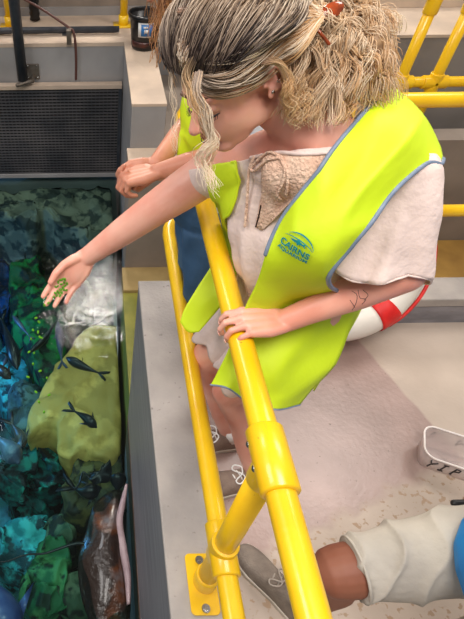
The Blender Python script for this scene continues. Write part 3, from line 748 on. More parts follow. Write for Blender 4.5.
def hand_parts(mb, W, D, Nb, T, curls, s=1.0, spread=0, thumb=None, fr=1.0, nails=None, mids=None):
    """W wrist, D toward fingers, Nb back-of-hand normal, T toward thumb; curls = per finger 3 bend angles"""
    D = D.normalized(); Nb = (Nb - D*Nb.dot(D)).normalized(); T = (T - D*T.dot(D) - Nb*T.dot(Nb)).normalized()
    lens = (.070, .078, .073, .057); offs = (.030, .0105, -.0095, -.028); kn = (.088, .092, .087, .078); rad = (.0088, .009, .0085, .0076)
    for i in range(4):
        K = W + (D*kn[i] + T*offs[i]) * s
        mb.tube([W + T*(offs[i]*.55*s) + D*.004, W + (D*kn[i]*.5 + T*offs[i]*.85 - Nb*.002)*s, K], [.0135*s, .0145*s, .0108*s], 12)
        d = (D + T*(spread*(1.5-i)*.1)).normalized(); p = K; pts = [p]; rr_ = [rad[i]*s*fr*1.12]
        ang = 0
        for j, fr_ in enumerate((.45, .30, .25)):
            ang += R(curls[i][j]); nd = d*math.cos(ang) - Nb*math.sin(ang)
            p = p + nd * lens[i]*fr_*s; pts.append(p); rr_.append(rad[i]*s*fr*(1.0, .93, .80)[j])
        # soften bends
        mb.tube(pts, rr_, 12)
        if nails is not None:
            nn_ = Nb*math.cos(ang) + d*math.sin(ang); nails.append((pts[-1]*.75 + pts[-2]*.25 + nn_*rad[i]*s*.78, nd, nn_, rad[i]*s))
    # thumb
    th = thumb or ((.030, .026, -.012), (.058, .040, -.016), (.084, .038, -.018), (.104, .030, -.018))
    pts = [W + (D*.012 + T*.016 - Nb*.004)*s] + [W + (D*a + T*b3 + Nb*c)*s for a, b3, c in th]
    mb.tube(pts, [.014*s, .0145*s, .0115*s, .0105*s, .0085*s], 12)
    mb.ell(W + (D*.045 - Nb*.004)*s, (.046*s, .036*s, .0135*s), (D, T, Nb))
def add_nails(nails, parent, s=1.0):
    for c, nd, nn_, r1 in nails:
        k = MB(); k.ell(c, (r1*.95, r1*.70, r1*.22), (nd, nd.cross(nn_), nn_), seg=12, rings=8); k.build('fingernail', M['nail'], parent)

def shoe(parent, heel, toe, upm, lace, s=1.0, names='shoe'):
    d = toe - heel; Ln = d.length; d = d.normalized(); sd = V((-d.y, d.x, 0)); z0 = heel.z
    prof = [(0, .030, .075), (.06, .036, .082), (.2, .037, .080), (.38, .036, .072), (.55, .041, .058), (.72, .046, .046), (.86, .042, .038), (.95, .032, .030), (1.0, .014, .020)]
    rings = []
    for u, w, h_ in prof:
        c = heel + d*(Ln*u); row = []
        for j in range(20):
            a = 2*math.pi*j/20; ca, sa = math.cos(a), math.sin(a)
            row.append(c + sd*(w*s*math.copysign(abs(ca)**.7, ca)) + V((0, 0, .014*s + (h_*s)*max(0, sa)**.8)))
        rings.append(row)
    me = grid_mesh(rings, 'upper', close=True)
    bm = bmesh.new(); bm.from_mesh(me); bm.verts.ensure_lookup_table(); bm.faces.new([bm.verts[i] for i in range(20)]); bm.faces.new([bm.verts[8*20+i] for i in range(20)]); bmesh.ops.recalc_face_normals(bm, faces=bm.faces); bm.to_mesh(me); bm.free()
    o = link(names, me, upm, parent)
    sub = o.modifiers.new('s', 'SUBSURF'); sub.levels = 1; sub.render_levels = 2
    k = MB(); vs = []
    ol = [(heel + d*(Ln*u)) for u, w, h_ in prof]
    left = [c + sd*(w*s*1.08) for c, (u, w, h_) in zip(ol, prof)]; right = [c - sd*(w*s*1.08) for c, (u, w, h_) in zip(ol, prof)]
    loop = left + right[::-1]; n = len(loop)
    k.add([V((p.x, p.y, z0 + .001)) for p in loop] + [V((p.x, p.y, z0 + .02*s)) for p in loop], [tuple(range(n)), tuple(reversed(range(n, 2*n)))] + [(i, n+i, n+(i+1) % n, (i+1) % n) for i in range(n)])
    so = k.build('sole', M['sole'], o, smooth=False, bevel=.003)
    k = MB()
    for i in range(5):
        u = .42 + i*.075; c = heel + d*(Ln*u); hh = .014*s + s*(.078 - .30*(u - .36)*.35 - .02*i*.35)
        hz_ = s*(.090 - .045*((u-.36)/.36))
        k.tube(spline([c + sd*.022*s + V((0,0,hz_-.012)), c + V((0,0,hz_)) + d*.008, c - sd*.022*s + d*.012 + V((0,0,hz_-.012))], 6), .0028*s, 6)
    c = heel + d*(Ln*.42) + V((0, 0, s*.09))
    for sg_ in (1, -1):
        k.tube(spline([c, c + sd*sg_*.02*s + V((0,0,.01)), c + sd*sg_*.034*s + d*.02 - V((0,0,.0)), c + sd*sg_*.02*s + d*.03 - V((0,0,.004)), c], 12), .0026*s, 6)
    k.build('laces', lace, o)
    return o

def color_strands(strands, name, parent, seg=4, radius=.0012):
    """strands = list of (points, rad list, colour list)"""
    vs = []; fs = []; cs = []
    for pts, rad, cols in strands:
        base = len(vs); n = len(pts); up = V((.3, .2, .93))
        for i, p in enumerate(pts):
            d = pts[min(i+1, n-1)] - pts[max(i-1, 0)]
            if d.length < 1e-9: d = V((0, 0, 1))
            d.normalize(); up = up - d*up.dot(d); up = up.normalized() if up.length > 1e-6 else d.orthogonal().normalized(); sd = d.cross(up)
            for k_ in range(seg):
                a = 2*math.pi*k_/seg; vs.append(p + (up*math.cos(a) + sd*math.sin(a))*rad[i]); cs.append(cols[i])
        for i in range(n-1):
            for k_ in range(seg): k2 = (k_+1) % seg; fs.append((base+i*seg+k_, base+i*seg+k2, base+(i+1)*seg+k2, base+(i+1)*seg+k_))
    me = bpy.data.meshes.new(name); me.from_pydata([tuple(v) for v in vs], [], fs); me.update()
    at = me.color_attributes.new('hair_colour', 'FLOAT_COLOR', 'POINT')
    flat = [c for col in cs for c in col]; at.data.foreach_set('color', flat)
    return link(name, me, HAIRM, parent)
def hair_material():
    mt = bpy.data.materials.new('hair'); mt.use_nodes = True; N = mt.node_tree.nodes; b = N['Principled BSDF']
    at = N.new('ShaderNodeAttribute'); at.attribute_name = 'hair_colour'; mt.node_tree.links.new(at.outputs['Color'], b.inputs['Base Color'])
    b.inputs['Roughness'].default_value = .42; b.inputs['Specular IOR Level'].default_value = .5
    return mt
HAIRM = hair_material()
def mixl(a, c, t): return tuple(a[i]*(1-t) + c[i]*t for i in range(4))

# ------------------------------------------------------------ the blonde woman
W1 = thing('person', 'woman with blond curly hair in lime vest reaching one hand over the railing', 'person', (.52, .85, 0))
U = (-r_*.50 + u_*.60 + b_*.61).normalized(); F = (-r_*.75 - u_*.64); F = (F - U*F.dot(U)).normalized(); Lf = U.cross(F).normalized()
HS = 1.02
HO = P(270, 79, .86) - (F*-.010 + Lf*.078 + U*-.004)*HS
skin = MB(); head_parts(skin, HO, F, Lf, U, HS)
H = frame_pts(HO, F, Lf, U, HS)
NB = P(322, 138, .955)      # neck base
SL = P(404, 176, .93); SR = P(216, 168, 1.20)
skin.tube([H(-.02, 0, -.03), H(-.045, .0, -.075), (H(-.045, 0, -.075) + NB)/2 + b_*.0, NB], [.052, .05, .052, .062], 20)
HIP = V((.515, .875, .88)); CH = (SL + SR)/2*.75 + HIP*.25
tax = (SL - SR).normalized(); tdn = (HIP - (SL+SR)/2).normalized(); tdn = (tdn - tax*tdn.dot(tax)).normalized(); tfr = tax.cross(tdn)   # front?
if tfr.dot(b_) < 0 and tfr.x > 0: tfr = -tfr
if tfr.dot(V((-1, -.5, .3))) < 0: tfr = -tfr
skin.tube([SL, SL*.6 + NB*.4 + tfr*.01, NB, SR*.6 + NB*.4 + tfr*.01, SR], [.052, .05, .06, .05, .050], 18)
skin.ell(CH, (.15, .095, .16), (tax, tfr, tdn)); skin.ell((CH + HIP)/2, (.125, .09, .16), (tax, tfr, tdn)); skin.ell(HIP, (.15, .12, .14), (V((0, 1, 0)), V((1, 0, 0)), V((0, 0, 1))))
# upper chest skin
skin.ell(NB + tdn*.05 + tfr*.02, (.12, .06, .06), (tax, tfr, tdn))
# left arm to rail
EL = P(405, 272, .985); WL = V((.408, .700, 1.004))
skin.tube([SL, (SL+EL)/2, EL], [.052, .046, .040], 18)
skin.tube([EL, EL*.62 + WL*.38, WL*.8 + EL*.2, WL], [.040, .0375, .028, .0255], 18)
nails = []
hand_parts(skin, WL, V((-1, -.06, .03)), V((0, -.05, 1)), V((0, 1, 0)), [(20, 50, 42), (22, 52, 42), (24, 52, 40), (28, 50, 36)], s=1.0, spread=.7, fr=.86, thumb=((.03, .024, -.02), (.055, .034, -.036), (.075, .036, -.055), (.088, .03, -.072)), nails=nails)
# right arm out over the water
WR = P(87, 257, 1.45); EM = P(152, 211, 1.30)
skin.tube([SR, (SR*.5 + EM*.5), EM, EM*.6 + WR*.4, WR], [.052, .050, .044, .039, .0275], 18)
Dr = (P(48, 304, 1.46) - WR).normalized(); nup = -(ray(70, 280)).normalized(); nup = (nup - Dr*nup.dot(Dr)).normalized(); Tr = nup.cross(Dr)
if Tr.dot(-r_ + u_*.4) < 0: Tr = -Tr
nup = (nup*.94 + Tr*(-.34)).normalized(); nup = (nup - Dr*nup.dot(Dr)).normalized()
hand_parts(skin, WR, Dr, -nup, Tr, [(8, 10, 8), (8, 10, 8), (10, 10, 8), (14, 12, 10)], s=1.06, spread=.1, thumb=((.028, .028, -.008), (.056, .042, -.016), (.086, .046, -.022), (.112, .042, -.024)))
# legs
K1 = P(202, 362, 1.72); A1 = P(230, 438, 1.945); K2 = P(228, 392, 1.62); A2 = P(256, 478, 1.84)
for kk, aa, off in ((K1, A1, .06), (K2, A2, -.07)):
    hp = HIP + V((0, off, -.05))
    skin.tube([hp, hp*.5 + kk*.5, kk], [.085, .07, .052], 18); skin.tube([kk, kk*.7 + aa*.3 + V((.02, 0, 0)), kk*.35 + aa*.65, aa], [.050, .05, .036, .029], 18)
    skin.ell(aa - V((0, 0, .03)) + V((-.02, 0, 0)), (.06, .03, .025))
me = fuse(skin, .0030, 4, .5, 'body')
def soften(me, O, F, Lf, U, s, it=14):
    bm = bmesh.new(); bm.from_mesh(me); vs = []
    keep = [((.113, 0, -.032), .030), ((.098, 0, -.064), .026)] + [((-.010, q*.078, -.004), .036) for q in (1, -1)] + [((.082, q*.031, -.003), .016) for q in (1, -1)]
    kp = [(O + (F*a[0] + Lf*a[1] + U*a[2])*s, r1*s) for a, r1 in keep]
    for v in bm.verts:
        if (v.co - O).length < .16*s and all((v.co - c).length > r1 for c, r1 in kp): vs.append(v)
    for _ in range(it): bmesh.ops.smooth_vert(bm, verts=vs, factor=.5, use_axis_x=True, use_axis_y=True, use_axis_z=True)
    bm.to_mesh(me); bm.free()
soften(me, HO, F, Lf, U, HS, 22)
bm = bmesh.new(); bm.from_mesh(me); hA = WL + V((-.06, 0, -.01)); hB = WR + Dr*.09
vs = [v for v in bm.verts if (v.co - hA).length > .10 and (v.co - hB).length > .13 and (v.co - HO).length > .17]
for _ in range(12): bmesh.ops.smooth_vert(bm, verts=vs, factor=.5, use_axis_x=True, use_axis_y=True, use_axis_z=True)
bm.to_mesh(me); bm.free()
me.materials.append(M['skin']); me.materials.append(M['lips'])
lipc = [H(.104, y, -.060) for y in (-.016, -.008, 0, .008, .016)] + [H(.10, y, -.069) for y in (-.012, 0, .012)]
for p in me.polygons:
    c = p.center
    if (c - HO).length < .15 and min((c - q).length for q in lipc) < .0095*HS: p.material_index = 1
bd = bpy.data.objects.new('body', me); COL.objects.link(bd); bd.parent = W1; off = V(W1['_w']); bodybvh = bvh_of(me)
me.transform(Matrix.Translation(-off)); bd['_w'] = tuple(off); me.polygons.foreach_set('use_smooth', [True]*len(me.polygons))
add_nails(nails, bd)
# eyes: lashes and brow, mouth line
for s1 in (1, -1):
    k = MB(); k.tube(spline([H(.090, s1*.016, -.010), H(.0925, s1*.026, -.0135), H(.088, s1*.037, -.0135), H(.078, s1*.046, -.011)], 10), [.0008, .0014, .0019, .0021, .0022, .0022, .0022, .002, .0018, .0014, .001], 6)
    for i in range(9):
        a = spline([H(.090, s1*.016, -.010), H(.0925, s1*.026, -.0135), H(.088, s1*.037, -.0135), H(.078, s1*.046, -.011)], 10)[i+1]
        k.tube([a, a + F*.005 - U*.004 + Lf*(s1*.001*i*.5), a + F*.008 - U*.004 + Lf*(s1*.0012*i*.5)], [.0007, .0005, .0002], 4)
    k.build('eyelash', M['dark'], bd)
    k = MB(); k.tube(spline([H(.093, s1*.012, .020), H(.094, s1*.026, .026), H(.082, s1*.044, .022)], 8), [.001, .002, .0028, .0028, .0026, .0022, .0018, .0012, .0006], 6); k.build('eyebrow', mat('brow hair', (112, 82, 62), .7), bd)
k = MB(); k.tube(spline([H(.098, -.019, -.0655), H(.1055, -.007, -.0642), H(.1055, .007, -.0642), H(.098, .019, -.0655)], 12), .0011, 6); k.build('mouth_line', M['dark'], bd)
k = MB(); c = H(-.004, .084, -.024); k.ell(c, (.0035, .0025, .0035), (F, Lf, U), seg=10, rings=8)
c = H(-.02, .089, -.012); k.tube([c + (F*math.cos(a) + Lf*math.sin(a))*.005 for a in [R(i*30) for i in range(12)]], .0011, 6); k.build('earring', M['chrome'], bd)

# tattoo lines on the forearm
def on_body(px, py, lift=.0006):
    d = ray(px, py).normalized(); hit = bodybvh.ray_cast(CAM, d)
    return (hit[0] + hit[1]*lift) if hit[0] is not None else None
for ln in ([(352, 291), (357, 295), (356, 303), (352, 310)], [(358, 290), (360, 298), (366, 299), (362, 304)], [(363, 290), (368, 295), (364, 300)], [(350, 300), (354, 306), (356, 311)]):
    pts = [q for q in (on_body(x, y) for x, y in ln) if q is not None]
    if len(pts) > 1: k = MB(); k.tube(spline(pts, 8), .0005, 5); k.build('tattoo_line', M['tattoo'], bd)

# ---- clothing
bl = MB()
bl.ell(CH + tdn*-.0, (.172, .115, .175), (tax, tfr, tdn)); bl.ell(CH + tdn*.09 + tfr*.03, (.15, .115, .16), (tax, tfr, tdn))
bl.ell(CH.lerp(HIP, .38) + tfr*.02, (.145, .115, .15), (tax, tfr, tdn))
for s1 in (.07, -.07): bl.ell(CH + tax*s1*.9 + tfr*.045 + tdn*.04, (.085, .07, .10), (tax, tfr, tdn))
bl.tube([SL*.88 + CH*.12 + tdn*.01, CH + tax*.06 - tdn*.075], [.056, .075], 18); bl.tube([SR + tdn*.012, CH - tax*.06 - tdn*.07], [.060, .075], 18)
bl.tube([SR, SR*.90 + EM*.10], [.055, .057], 18)
bl.tube([NB, SR*.6 + NB*.4 + tfr*.01, SR], [.062, .060, .058], 18)
bl.ell(NB + tdn*.05 + tfr*.024, (.132, .070, .072), (tax, tfr, tdn))
bme = fuse(bl, .006, 8, .6, 'blouse')
def bfold(co, n): return .0035*math.sin(co.dot(tax)*95 + 3*noise.noise(co*6)) * max(0, n.dot(tfr))
displace(bme, .008, 9, 3, bfold)
# cut a clean neckline
bm = bmesh.new(); bm.from_mesh(bme)
NP = P(298, 150, .93); nn_cut = (u_*.99 + r_*.02 + b_*.1).normalized()
bmesh.ops.bisect_plane(bm, geom=bm.verts[:] + bm.edges[:] + bm.faces[:], plane_co=NP, plane_no=nn_cut, clear_outer=True)
bm.to_mesh(bme); bm.free()
bbvh = bvh_of(bme)
bo = link('blouse', bme, M['blouse'], W1); solid(bo, .002)

# loose left sleeve
g = []; SLc = SL + tdn*.012 + b_*.0
axs = (P(376, 270, 1.0) - SLc); sa = axs.normalized(); s1v = (P(430, 248, 1.0) - P(330, 284, 1.0)); s1v = (s1v - sa*s1v.dot(sa)).normalized(); s2v = sa.cross(s1v)
for i in range(25):
    u = i/24; c = SLc + axs*(u*1.0 + .0); w = .056 + .040*u**.8; dpt = .056 + .014*u; row = []
    for j in range(56):
        a = 2*math.pi*j/56; rf = 1 + .10*u*math.sin(a*7 + 1.2*u) + .05*u*math.sin(a*13 + 1)
        q = c + s1v*(w*rf*math.cos(a)) + s2v*(dpt*rf*math.sin(a)) + sa*(.012*u*math.sin(a*3 + .8)); row.append(q)
    g.append(row)
top = []
for k_ in (.85, .6, .3):
    top.append([SLc - sa*(.028*(1-k_**2)**.5) + (p - SLc)*k_ for p in g[0]])
g = top[::-1] + g
g = [[push_out(p, bodybvh, .009) for p in r1] for r1 in g]
sm = grid_mesh(g, 'sleeve', close=True); recalc(sm); displace(sm, .007, 14, 5)
so = link('sleeve', sm, M['blouse'], bo); solid(so, .0018)
hem = [p for p in [v for v in g[-1]]]; k = MB(); k.tube(hem + [hem[0]], .0022, 6, rnd=False, cap=False); k.build('sleeve_hem', M['blouse'], bo)
# gauze cap of the right sleeve is part of the blouse; crochet yoke + tie
def on_bl(px, py, lift): 
    d = ray(px, py).normalized(); hit = bbvh.ray_cast(CAM, d)
    if hit[0] is None:
        q = bbvh.find_nearest(P(px, py, 1.0)); return q[0] + q[1]*lift
    n = hit[1]; n = n if n.dot(d) < 0 else -n
    return hit[0] + n*lift
rows = [[(260, 154), (276, 155), (298, 157), (318, 156), (330, 154)], [(264, 170), (280, 176), (296, 180), (314, 176), (326, 164)], [(262, 195), (272, 202), (282, 205), (296, 196), (304, 188)], [(256, 226), (260, 229), (264, 230), (268, 226), (272, 222)]]
gy = patch([[on_bl(x, y, .0035) for x, y in r1] for r1 in rows], 20, 20)
gy = [[push_out(p, bbvh, .004) for p in r1] for r1 in gy]
o = link('crochet_yoke', grid_mesh(gy, 'crochet_yoke'), M['peach'], bo); solid(o, .002)
k = MB()
tie = [[(280, 157), (272, 154), (262, 160), (254, 168), (258, 170), (270, 161), (281, 159)], [(281, 158), (287, 168), (285, 180), (279, 192), (282, 196)], [(283, 158), (290, 172), (290, 184), (288, 192)], [(252, 150), (252, 170), (250, 200), (247, 225)]]
for ln in tie: k.tube(spline([on_bl(x, y, .008) for x, y in ln], 16), .0030, 8)
k.build('neck_tie', M['peach'], bo)
k = MB(); k.tube(spline([on_bl(x, y, .005) for x, y in ((262, 205), (260, 214), (258, 222), (257, 226))], 10), .0018, 6); k.build('keyhole_cord', M['dark'], bo)
k = MB(); k.tube(spline([on_bl(x, y, .006) for x, y in ((246, 154), (262, 154), (280, 154), (300, 155), (316, 155), (330, 154))], 16), .004, 8); k.build('neck_binding', M['blouse'], bo)

# peach shorts / skirt with wavy hem
def skirt(name, cen0, cen1, r1a, r1b, r2a, r2b, mt, parent, waves=9, amp=.09, n=30, axa=V((1, 0, 0)), axb=V((0, 1, 0)), seed=1):
    g = []
    for i in range(n+1):
        u = i/n; c = cen0.lerp(cen1, u); row = []
        for j in range(72):
            a = 2*math.pi*j/72; rf = 1 + amp*u*math.sin(a*waves + seed) + .03*math.sin(a*3 + u*5)
            row.append(c + axa*((r1a + (r2a-r1a)*u)*rf*math.cos(a)) + axb*((r1b + (r2b-r1b)*u)*rf*math.sin(a)) + V((0, 0, .015*u*math.sin(a*5 + seed))))
        g.append(row)
    me = grid_mesh(g, name, close=True); recalc(me); displace(me, .006, 12, seed); o = link(name, me, mt, parent); solid(o, .002); return o
skirt('playsuit_skirt', CH.lerp(HIP, .55) + V((-.01, 0, .0)), HIP + V((-.0, .0, -.06)), .128, .138, .132, .148, M['peach'], W1)
for kk, off, sd_ in ((K1, .075, 2), (K2, -.075, 4)):
    hp = HIP + V((-.005, off, -.02)); e_ = hp.lerp(kk, .62)
    skirt('shorts_leg', hp, e_ + V((0, 0, -.01)), .10, .10, .098, .095, M['blouse'], W1, waves=6, amp=.12, seed=sd_)

# vest
sleeve_bvh = None
def vfold(p):
    q = V((p.dot(tax), p.dot(tdn), 0)); w = q.x*.8 + q.y*.6
    a = 1 - abs(noise.noise(V((w*13, (q.y*.8 - q.x*.6)*4.5, 1.3))))*2.4
    c = 1 - abs(noise.noise(V((q.x*7 - q.y*9, q.y*5 + q.x*12, 7.7))))*2.2
    return .010*a + .007*c - .008 + .008*noise.noise(p*9)
def vest_panel(name, rows, nu, nv, parent, margin=.009, amp=1.0):
    g = patch([[P(*c) for c in r1] for r1 in rows], nu, nv)
    for i, row in enumerate(g):
        for j, p in enumerate(row):
            q = push_out(p, bbvh, margin) if (p - CH).length < .42 and (i > 20 or (i > 2 and j > 9)) else p
            g[i][j] = q
    for it in range(3):   # relax
        for i in range(1, nu):
            for j in range(1, nv):
                g[i][j] = (g[i][j]*2 + g[i-1][j] + g[i+1][j] + g[i][j-1] + g[i][j+1])/6
    for i, row in enumerate(g):
        for j, p in enumerate(row): g[i][j] = p + b_*(vfold(p)*amp*min(1, i/6))
    o = link(name, grid_mesh(g, name), M['vest'], parent); solid(o, .0016); return o, g
vest = bpy.data.objects.new('safety_vest', None); COL.objects.link(vest); vest.parent = W1; vest['_w'] = W1['_w']
rows = [[(388, 84, .97), (400, 92, .955), (414, 104, .95), (429, 123, .94), (441, 148, .95)],
        [(385, 90, .93), (396, 100, .90), (410, 114, .885), (431, 136, .88), (443, 163, .89)],
        [(366, 111, .885), (382, 124, .86), (400, 140, .845), (414, 152, .85), (428, 163, .87)],
        [(340, 142, .87), (357, 157, .85), (374, 170, .835), (388, 180, .835), (400, 186, .85)],
        [(312, 178, .895), (328, 190, .87), (346, 204, .845), (360, 214, .85), (374, 218, .86)],
        [(286, 212, .93), (300, 226, .895), (318, 238, .875), (334, 248, .875), (350, 248, .885)],
        [(268, 248, .96), (284, 260, .945), (302, 272, .94), (316, 280, .945), (328, 284, .95)],
        [(255, 284, 1.04), (272, 296, 1.05), (294, 304, 1.09), (320, 308, 1.12), (362, 303, 1.16)],
        [(240, 318, 1.11), (262, 330, 1.125), (288, 336, 1.13), (318, 340, 1.14), (348, 338, 1.18)],
        [(228, 350, 1.15), (250, 364, 1.14), (276, 370, 1.13), (304, 372, 1.15), (332, 368, 1.19)],
        [(217, 374, 1.18), (238, 388, 1.16), (262, 394, 1.16), (290, 396, 1.17), (314, 390, 1.20)],
        [(211, 385, 1.19), (228, 388, 1.17), (248, 402, 1.17), (276, 409, 1.17), (302, 406, 1.20)]]
vo, vg = vest_panel('left_front_panel', rows, 66, 28, vest)
def edge_pipe(pts, name, parent, r1=.0042, mt=None):
    k = MB(); k.tube(pts, r1, 8); return k.build(name, mt or M['piping'], parent)
nu = 66
edge_pipe([vg[i][0] for i in range(0, 67)][:38], 'neck_piping', vo, .0042)
edge_pipe([vg[i][28] for i in range(4, 40)], 'armhole_piping', vo, .0045)
edge_pipe([vg[66][j] for j in range(29)], 'hem_piping', vo, .0025)
# back of the vest
rows = [[(388, 84, .97), (400, 92, .955), (414, 104, .95), (429, 123, .94), (441, 148, .95)],
        [(384, 92, 1.02), (400, 100, 1.01), (416, 116, 1.01), (430, 140, 1.02), (440, 166, 1.03)],
        [(380, 130, 1.09), (396, 140, 1.09), (410, 160, 1.09), (422, 180, 1.08), (428, 196, 1.07)],
        [(376, 200, 1.18), (386, 210, 1.18), (394, 220, 1.17), (400, 230, 1.15), (400, 240, 1.13)],
        [(372, 262, 1.27), (376, 268, 1.26), (378, 274, 1.24), (376, 280, 1.21), (368, 288, 1.17)],
        [(350, 330, 1.36), (348, 334, 1.34), (346, 338, 1.30), (342, 342, 1.25), (338, 345, 1.20)],
        [(316, 388, 1.36), (315, 390, 1.33), (314, 391, 1.29), (314, 391, 1.25), (314, 390, 1.21)]]
g = patch([[P(*c) for c in r1] for r1 in rows], 40, 16)
for row in g:
    for j in range(len(row)): row[j] = push_out(row[j], bbvh, .006) + b_*vfold(row[j])*.3
o = link('back_panel', grid_mesh(g, 'back_panel'), M['vest'], vest); solid(o, .0016)
# right front strip and its hanging flap
rows = [[(212, 134, 1.12), (224, 130, 1.09), (240, 128, 1.07)],
        [(210, 158, 1.135), (226, 156, 1.10), (246, 150, 1.07)],
        [(212, 182, 1.16), (226, 182, 1.13), (245, 182, 1.09)],
        [(217, 205, 1.25), (228, 206, 1.19), (242, 206, 1.13)],
        [(222, 228, 1.36), (230, 230, 1.31), (240, 234, 1.25)],
        [(222, 250, 1.38), (229, 254, 1.36), (238, 262, 1.32)],
        [(210, 268, 1.38), (221, 276, 1.37), (233, 286, 1.34)],
        [(197, 288, 1.39), (208, 298, 1.38), (222, 305, 1.37)],
        [(185, 308, 1.40), (195, 318, 1.40), (208, 322, 1.39)],
        [(180, 322, 1.41), (188, 332, 1.41), (199, 332, 1.40)]]
g = patch([[P(*c) for c in r1] for r1 in rows], 54, 12)
for i, row in enumerate(g):
    for j in range(len(row)): row[j] = (push_out(row[j], bbvh, .010) if i < 24 else row[j]) + b_*(vfold(row[j])*.4)
ro = link('right_front_panel', grid_mesh(g, 'right_front_panel'), M['vest'], vest); solid(ro, .0016)
edge_pipe([r1[-1] for r1 in g][:30], 'front_piping', ro, .003, M['vest'])
k = MB(); q = g[36][8]; k.ell(q + b_*.004, (.013, .001, .028), (r_, b_, (u_ - r_*.2).normalized()), seg=16, rings=8); k.build('velcro_patch', mat('pale lime velcro', (206, 226, 120), .9), ro)

# logo mapped onto the panel
def dense_bvh(g):
    vs = [p.copy() for r1 in g for p in r1]; nv = len(g[0]); fs = [(i*nv+j, i*nv+j+1, (i+1)*nv+j+1, (i+1)*nv+j) for i in range(len(g)-1) for j in range(nv-1)]
    return BVHTree.FromPolygons(vs, fs)
vb = dense_bvh(vg)
LC = P(297, 246, .9); h_ = vb.ray_cast(CAM, ray(297, 246).normalized()); LC = h_[0]; ln_ = h_[1]; ln_ = ln_ if ln_.dot(b_) > 0 else -ln_
lx = (r_*.985 - u_*.17); lx = (lx - ln_*lx.dot(ln_)).normalized(); ly = ln_.cross(lx)
if ly.dot(u_) < 0: ly = -ly
def map_logo(me, name):
    for v in me.vertices:
        p = LC + lx*v.co.x + ly*v.co.y; h_ = vb.ray_cast(p + ln_*.1, -ln_)
        base = h_[0] if h_[0] is not None else p
        v.co = base + ln_*.0048
    o = link(name, me, M['logo'], vo, smooth=False); solid(o, .0008); return o
for s_, sz, x0, y0, w_ in (('CAIRNS', .0175, -.033, -.012, .0004), ('AQUARIUM', .0095, -.033, -.022, .0002)):
    me = text_mesh(s_, sz, weight=w_); xs = [v.co.x for v in me.vertices]; wd = max(xs) - min(xs); sc2 = .062/wd
    for v in me.vertices: v.co.x = (v.co.x - min(xs))*sc2 + x0 if False else (v.co.x)*sc2 + x0; v.co.y = v.co.y + y0; v.co.z = 0
    bm = bmesh.new(); bm.from_mesh(me); bmesh.ops.triangulate(bm, faces=bm.faces); bmesh.ops.subdivide_edges(bm, edges=[e_ for e_ in bm.edges if e_.calc_length() > .004], cuts=2); bm.to_mesh(me); bm.free()
    map_logo(me, 'logo_lettering')
def band(cx_, cy_, rx_, ry_, a0, a1, w0, w1):
    vs = []; fs = []; n = 22
    for i in range(n+1):
        u = i/n; a = R(a0 + (a1-a0)*u); w = w0 + (w1-w0)*math.sin(math.pi*u)
        for s1 in (1, -1): vs.append((cx_ + (rx_ + s1*w)*math.cos(a), cy_ + (ry_ + s1*w)*math.sin(a), 0))
    for i in range(n): fs.append((2*i, 2*i+1, 2*i+3, 2*i+2))
    me = bpy.data.meshes.new('arc'); me.from_pydata(vs, [], fs); return me
map_logo(band(.002, .004, .030, .021, 150, 12, .0002, .0013), 'logo_arc')
map_logo(band(.0, .002, .033, .013, 158, 22, .0002, .0009), 'logo_arc')
me = bpy.data.meshes.new('shark'); pts = [(-.016, .006), (-.010, .009), (-.003, .0105), (.0, .015), (.004, .0105), (.010, .009), (.015, .0125), (.0145, .0075), (.017, .004), (.011, .0065), (.004, .0055), (.002, .002), (-.002, .0055), (-.009, .005)]
me.from_pydata([(x, y + .002, 0) for x, y in pts], [], [tuple(range(len(pts)))]); bm = bmesh.new(); bm.from_mesh(me); bmesh.ops.triangulate(bm, faces=bm.faces); bm.to_mesh(me); bm.free()
map_logo(me, 'logo_emblem')

# socks and shoes
for aa, toe_, hl_ in ((A1, G(205, 441, 0), G(250, 447, 0)), (A2, G(218, 492, 0), G(266, 488, 0))):
    k = MB(); k.tube([V((aa.x, aa.y, .105)), V((aa.x, aa.y, .055))], [.034, .036], 16, rnd=False); k.build('sock', M['white'], W1)
    d = (toe_ - hl_); d.z = 0; d.normalize(); hc = V((aa.x, aa.y, 0)) - d*.05
    d = V((-.97, -.12, 0)).normalized(); hc = V((aa.x, aa.y, 0)) - d*.045
    shoe(W1, hc, hc + d*.255, M['shoe'], M['white'], 1.02)

# ---- hair of the blonde woman
DK = lin((44, 33, 32)); AS = lin((150, 130, 118)); BL = lin((222, 184, 136)); PB = lin((240, 222, 196)); GD = lin((202, 148, 88)); MB_ = lin((120, 86, 62))
hk = MB()
cc_ = H(-.014, 0, .040)
rings = []
for i in range(1, 24):
    th_ = math.pi*i/24; row = []
    for j in range(40):
        a = 2*math.pi*j/40; dv = (math.sin(th_)*math.cos(a), math.sin(th_)*math.sin(a), math.cos(th_))
        row.append((dv, cc_ + (F*(.107*dv[0]) + Lf*(.083*dv[1]) + U*(.096*dv[2]))*HS))
    rings.append(row)
def scalp_ok(dv): 
    f, l, u = dv
    if u < -.05 and f > -.35: return False
    if f > .30 and u < .04 + .30*(f - .30): return False
    if abs(l) > .72 and u < .12 and f > -.5: return False
    return u > -.75
vs = []; idx = {}; fs = []
for i in range(len(rings)-1):
    for j in range(40):
        q = [(i, j), (i, (j+1) % 40), (i+1, (j+1) % 40), (i+1, j)]
        if all(scalp_ok(rings[a][b3][0]) for a, b3 in q):
            f4 = []
            for a, b3 in q:
                if (a, b3) not in idx: idx[(a, b3)] = len(vs); vs.append(rings[a][b3][1])
                f4.append(idx[(a, b3)])
            fs.append(tuple(f4))
top_i = len(vs); vs.append(cc_ + U*(.094*HS))
for j in range(40):
    if (0, j) in idx and (0, (j+1) % 40) in idx: fs.append((idx[(0, j)], idx[(0, (j+1) % 40)], top_i))
hk.add(vs, fs)
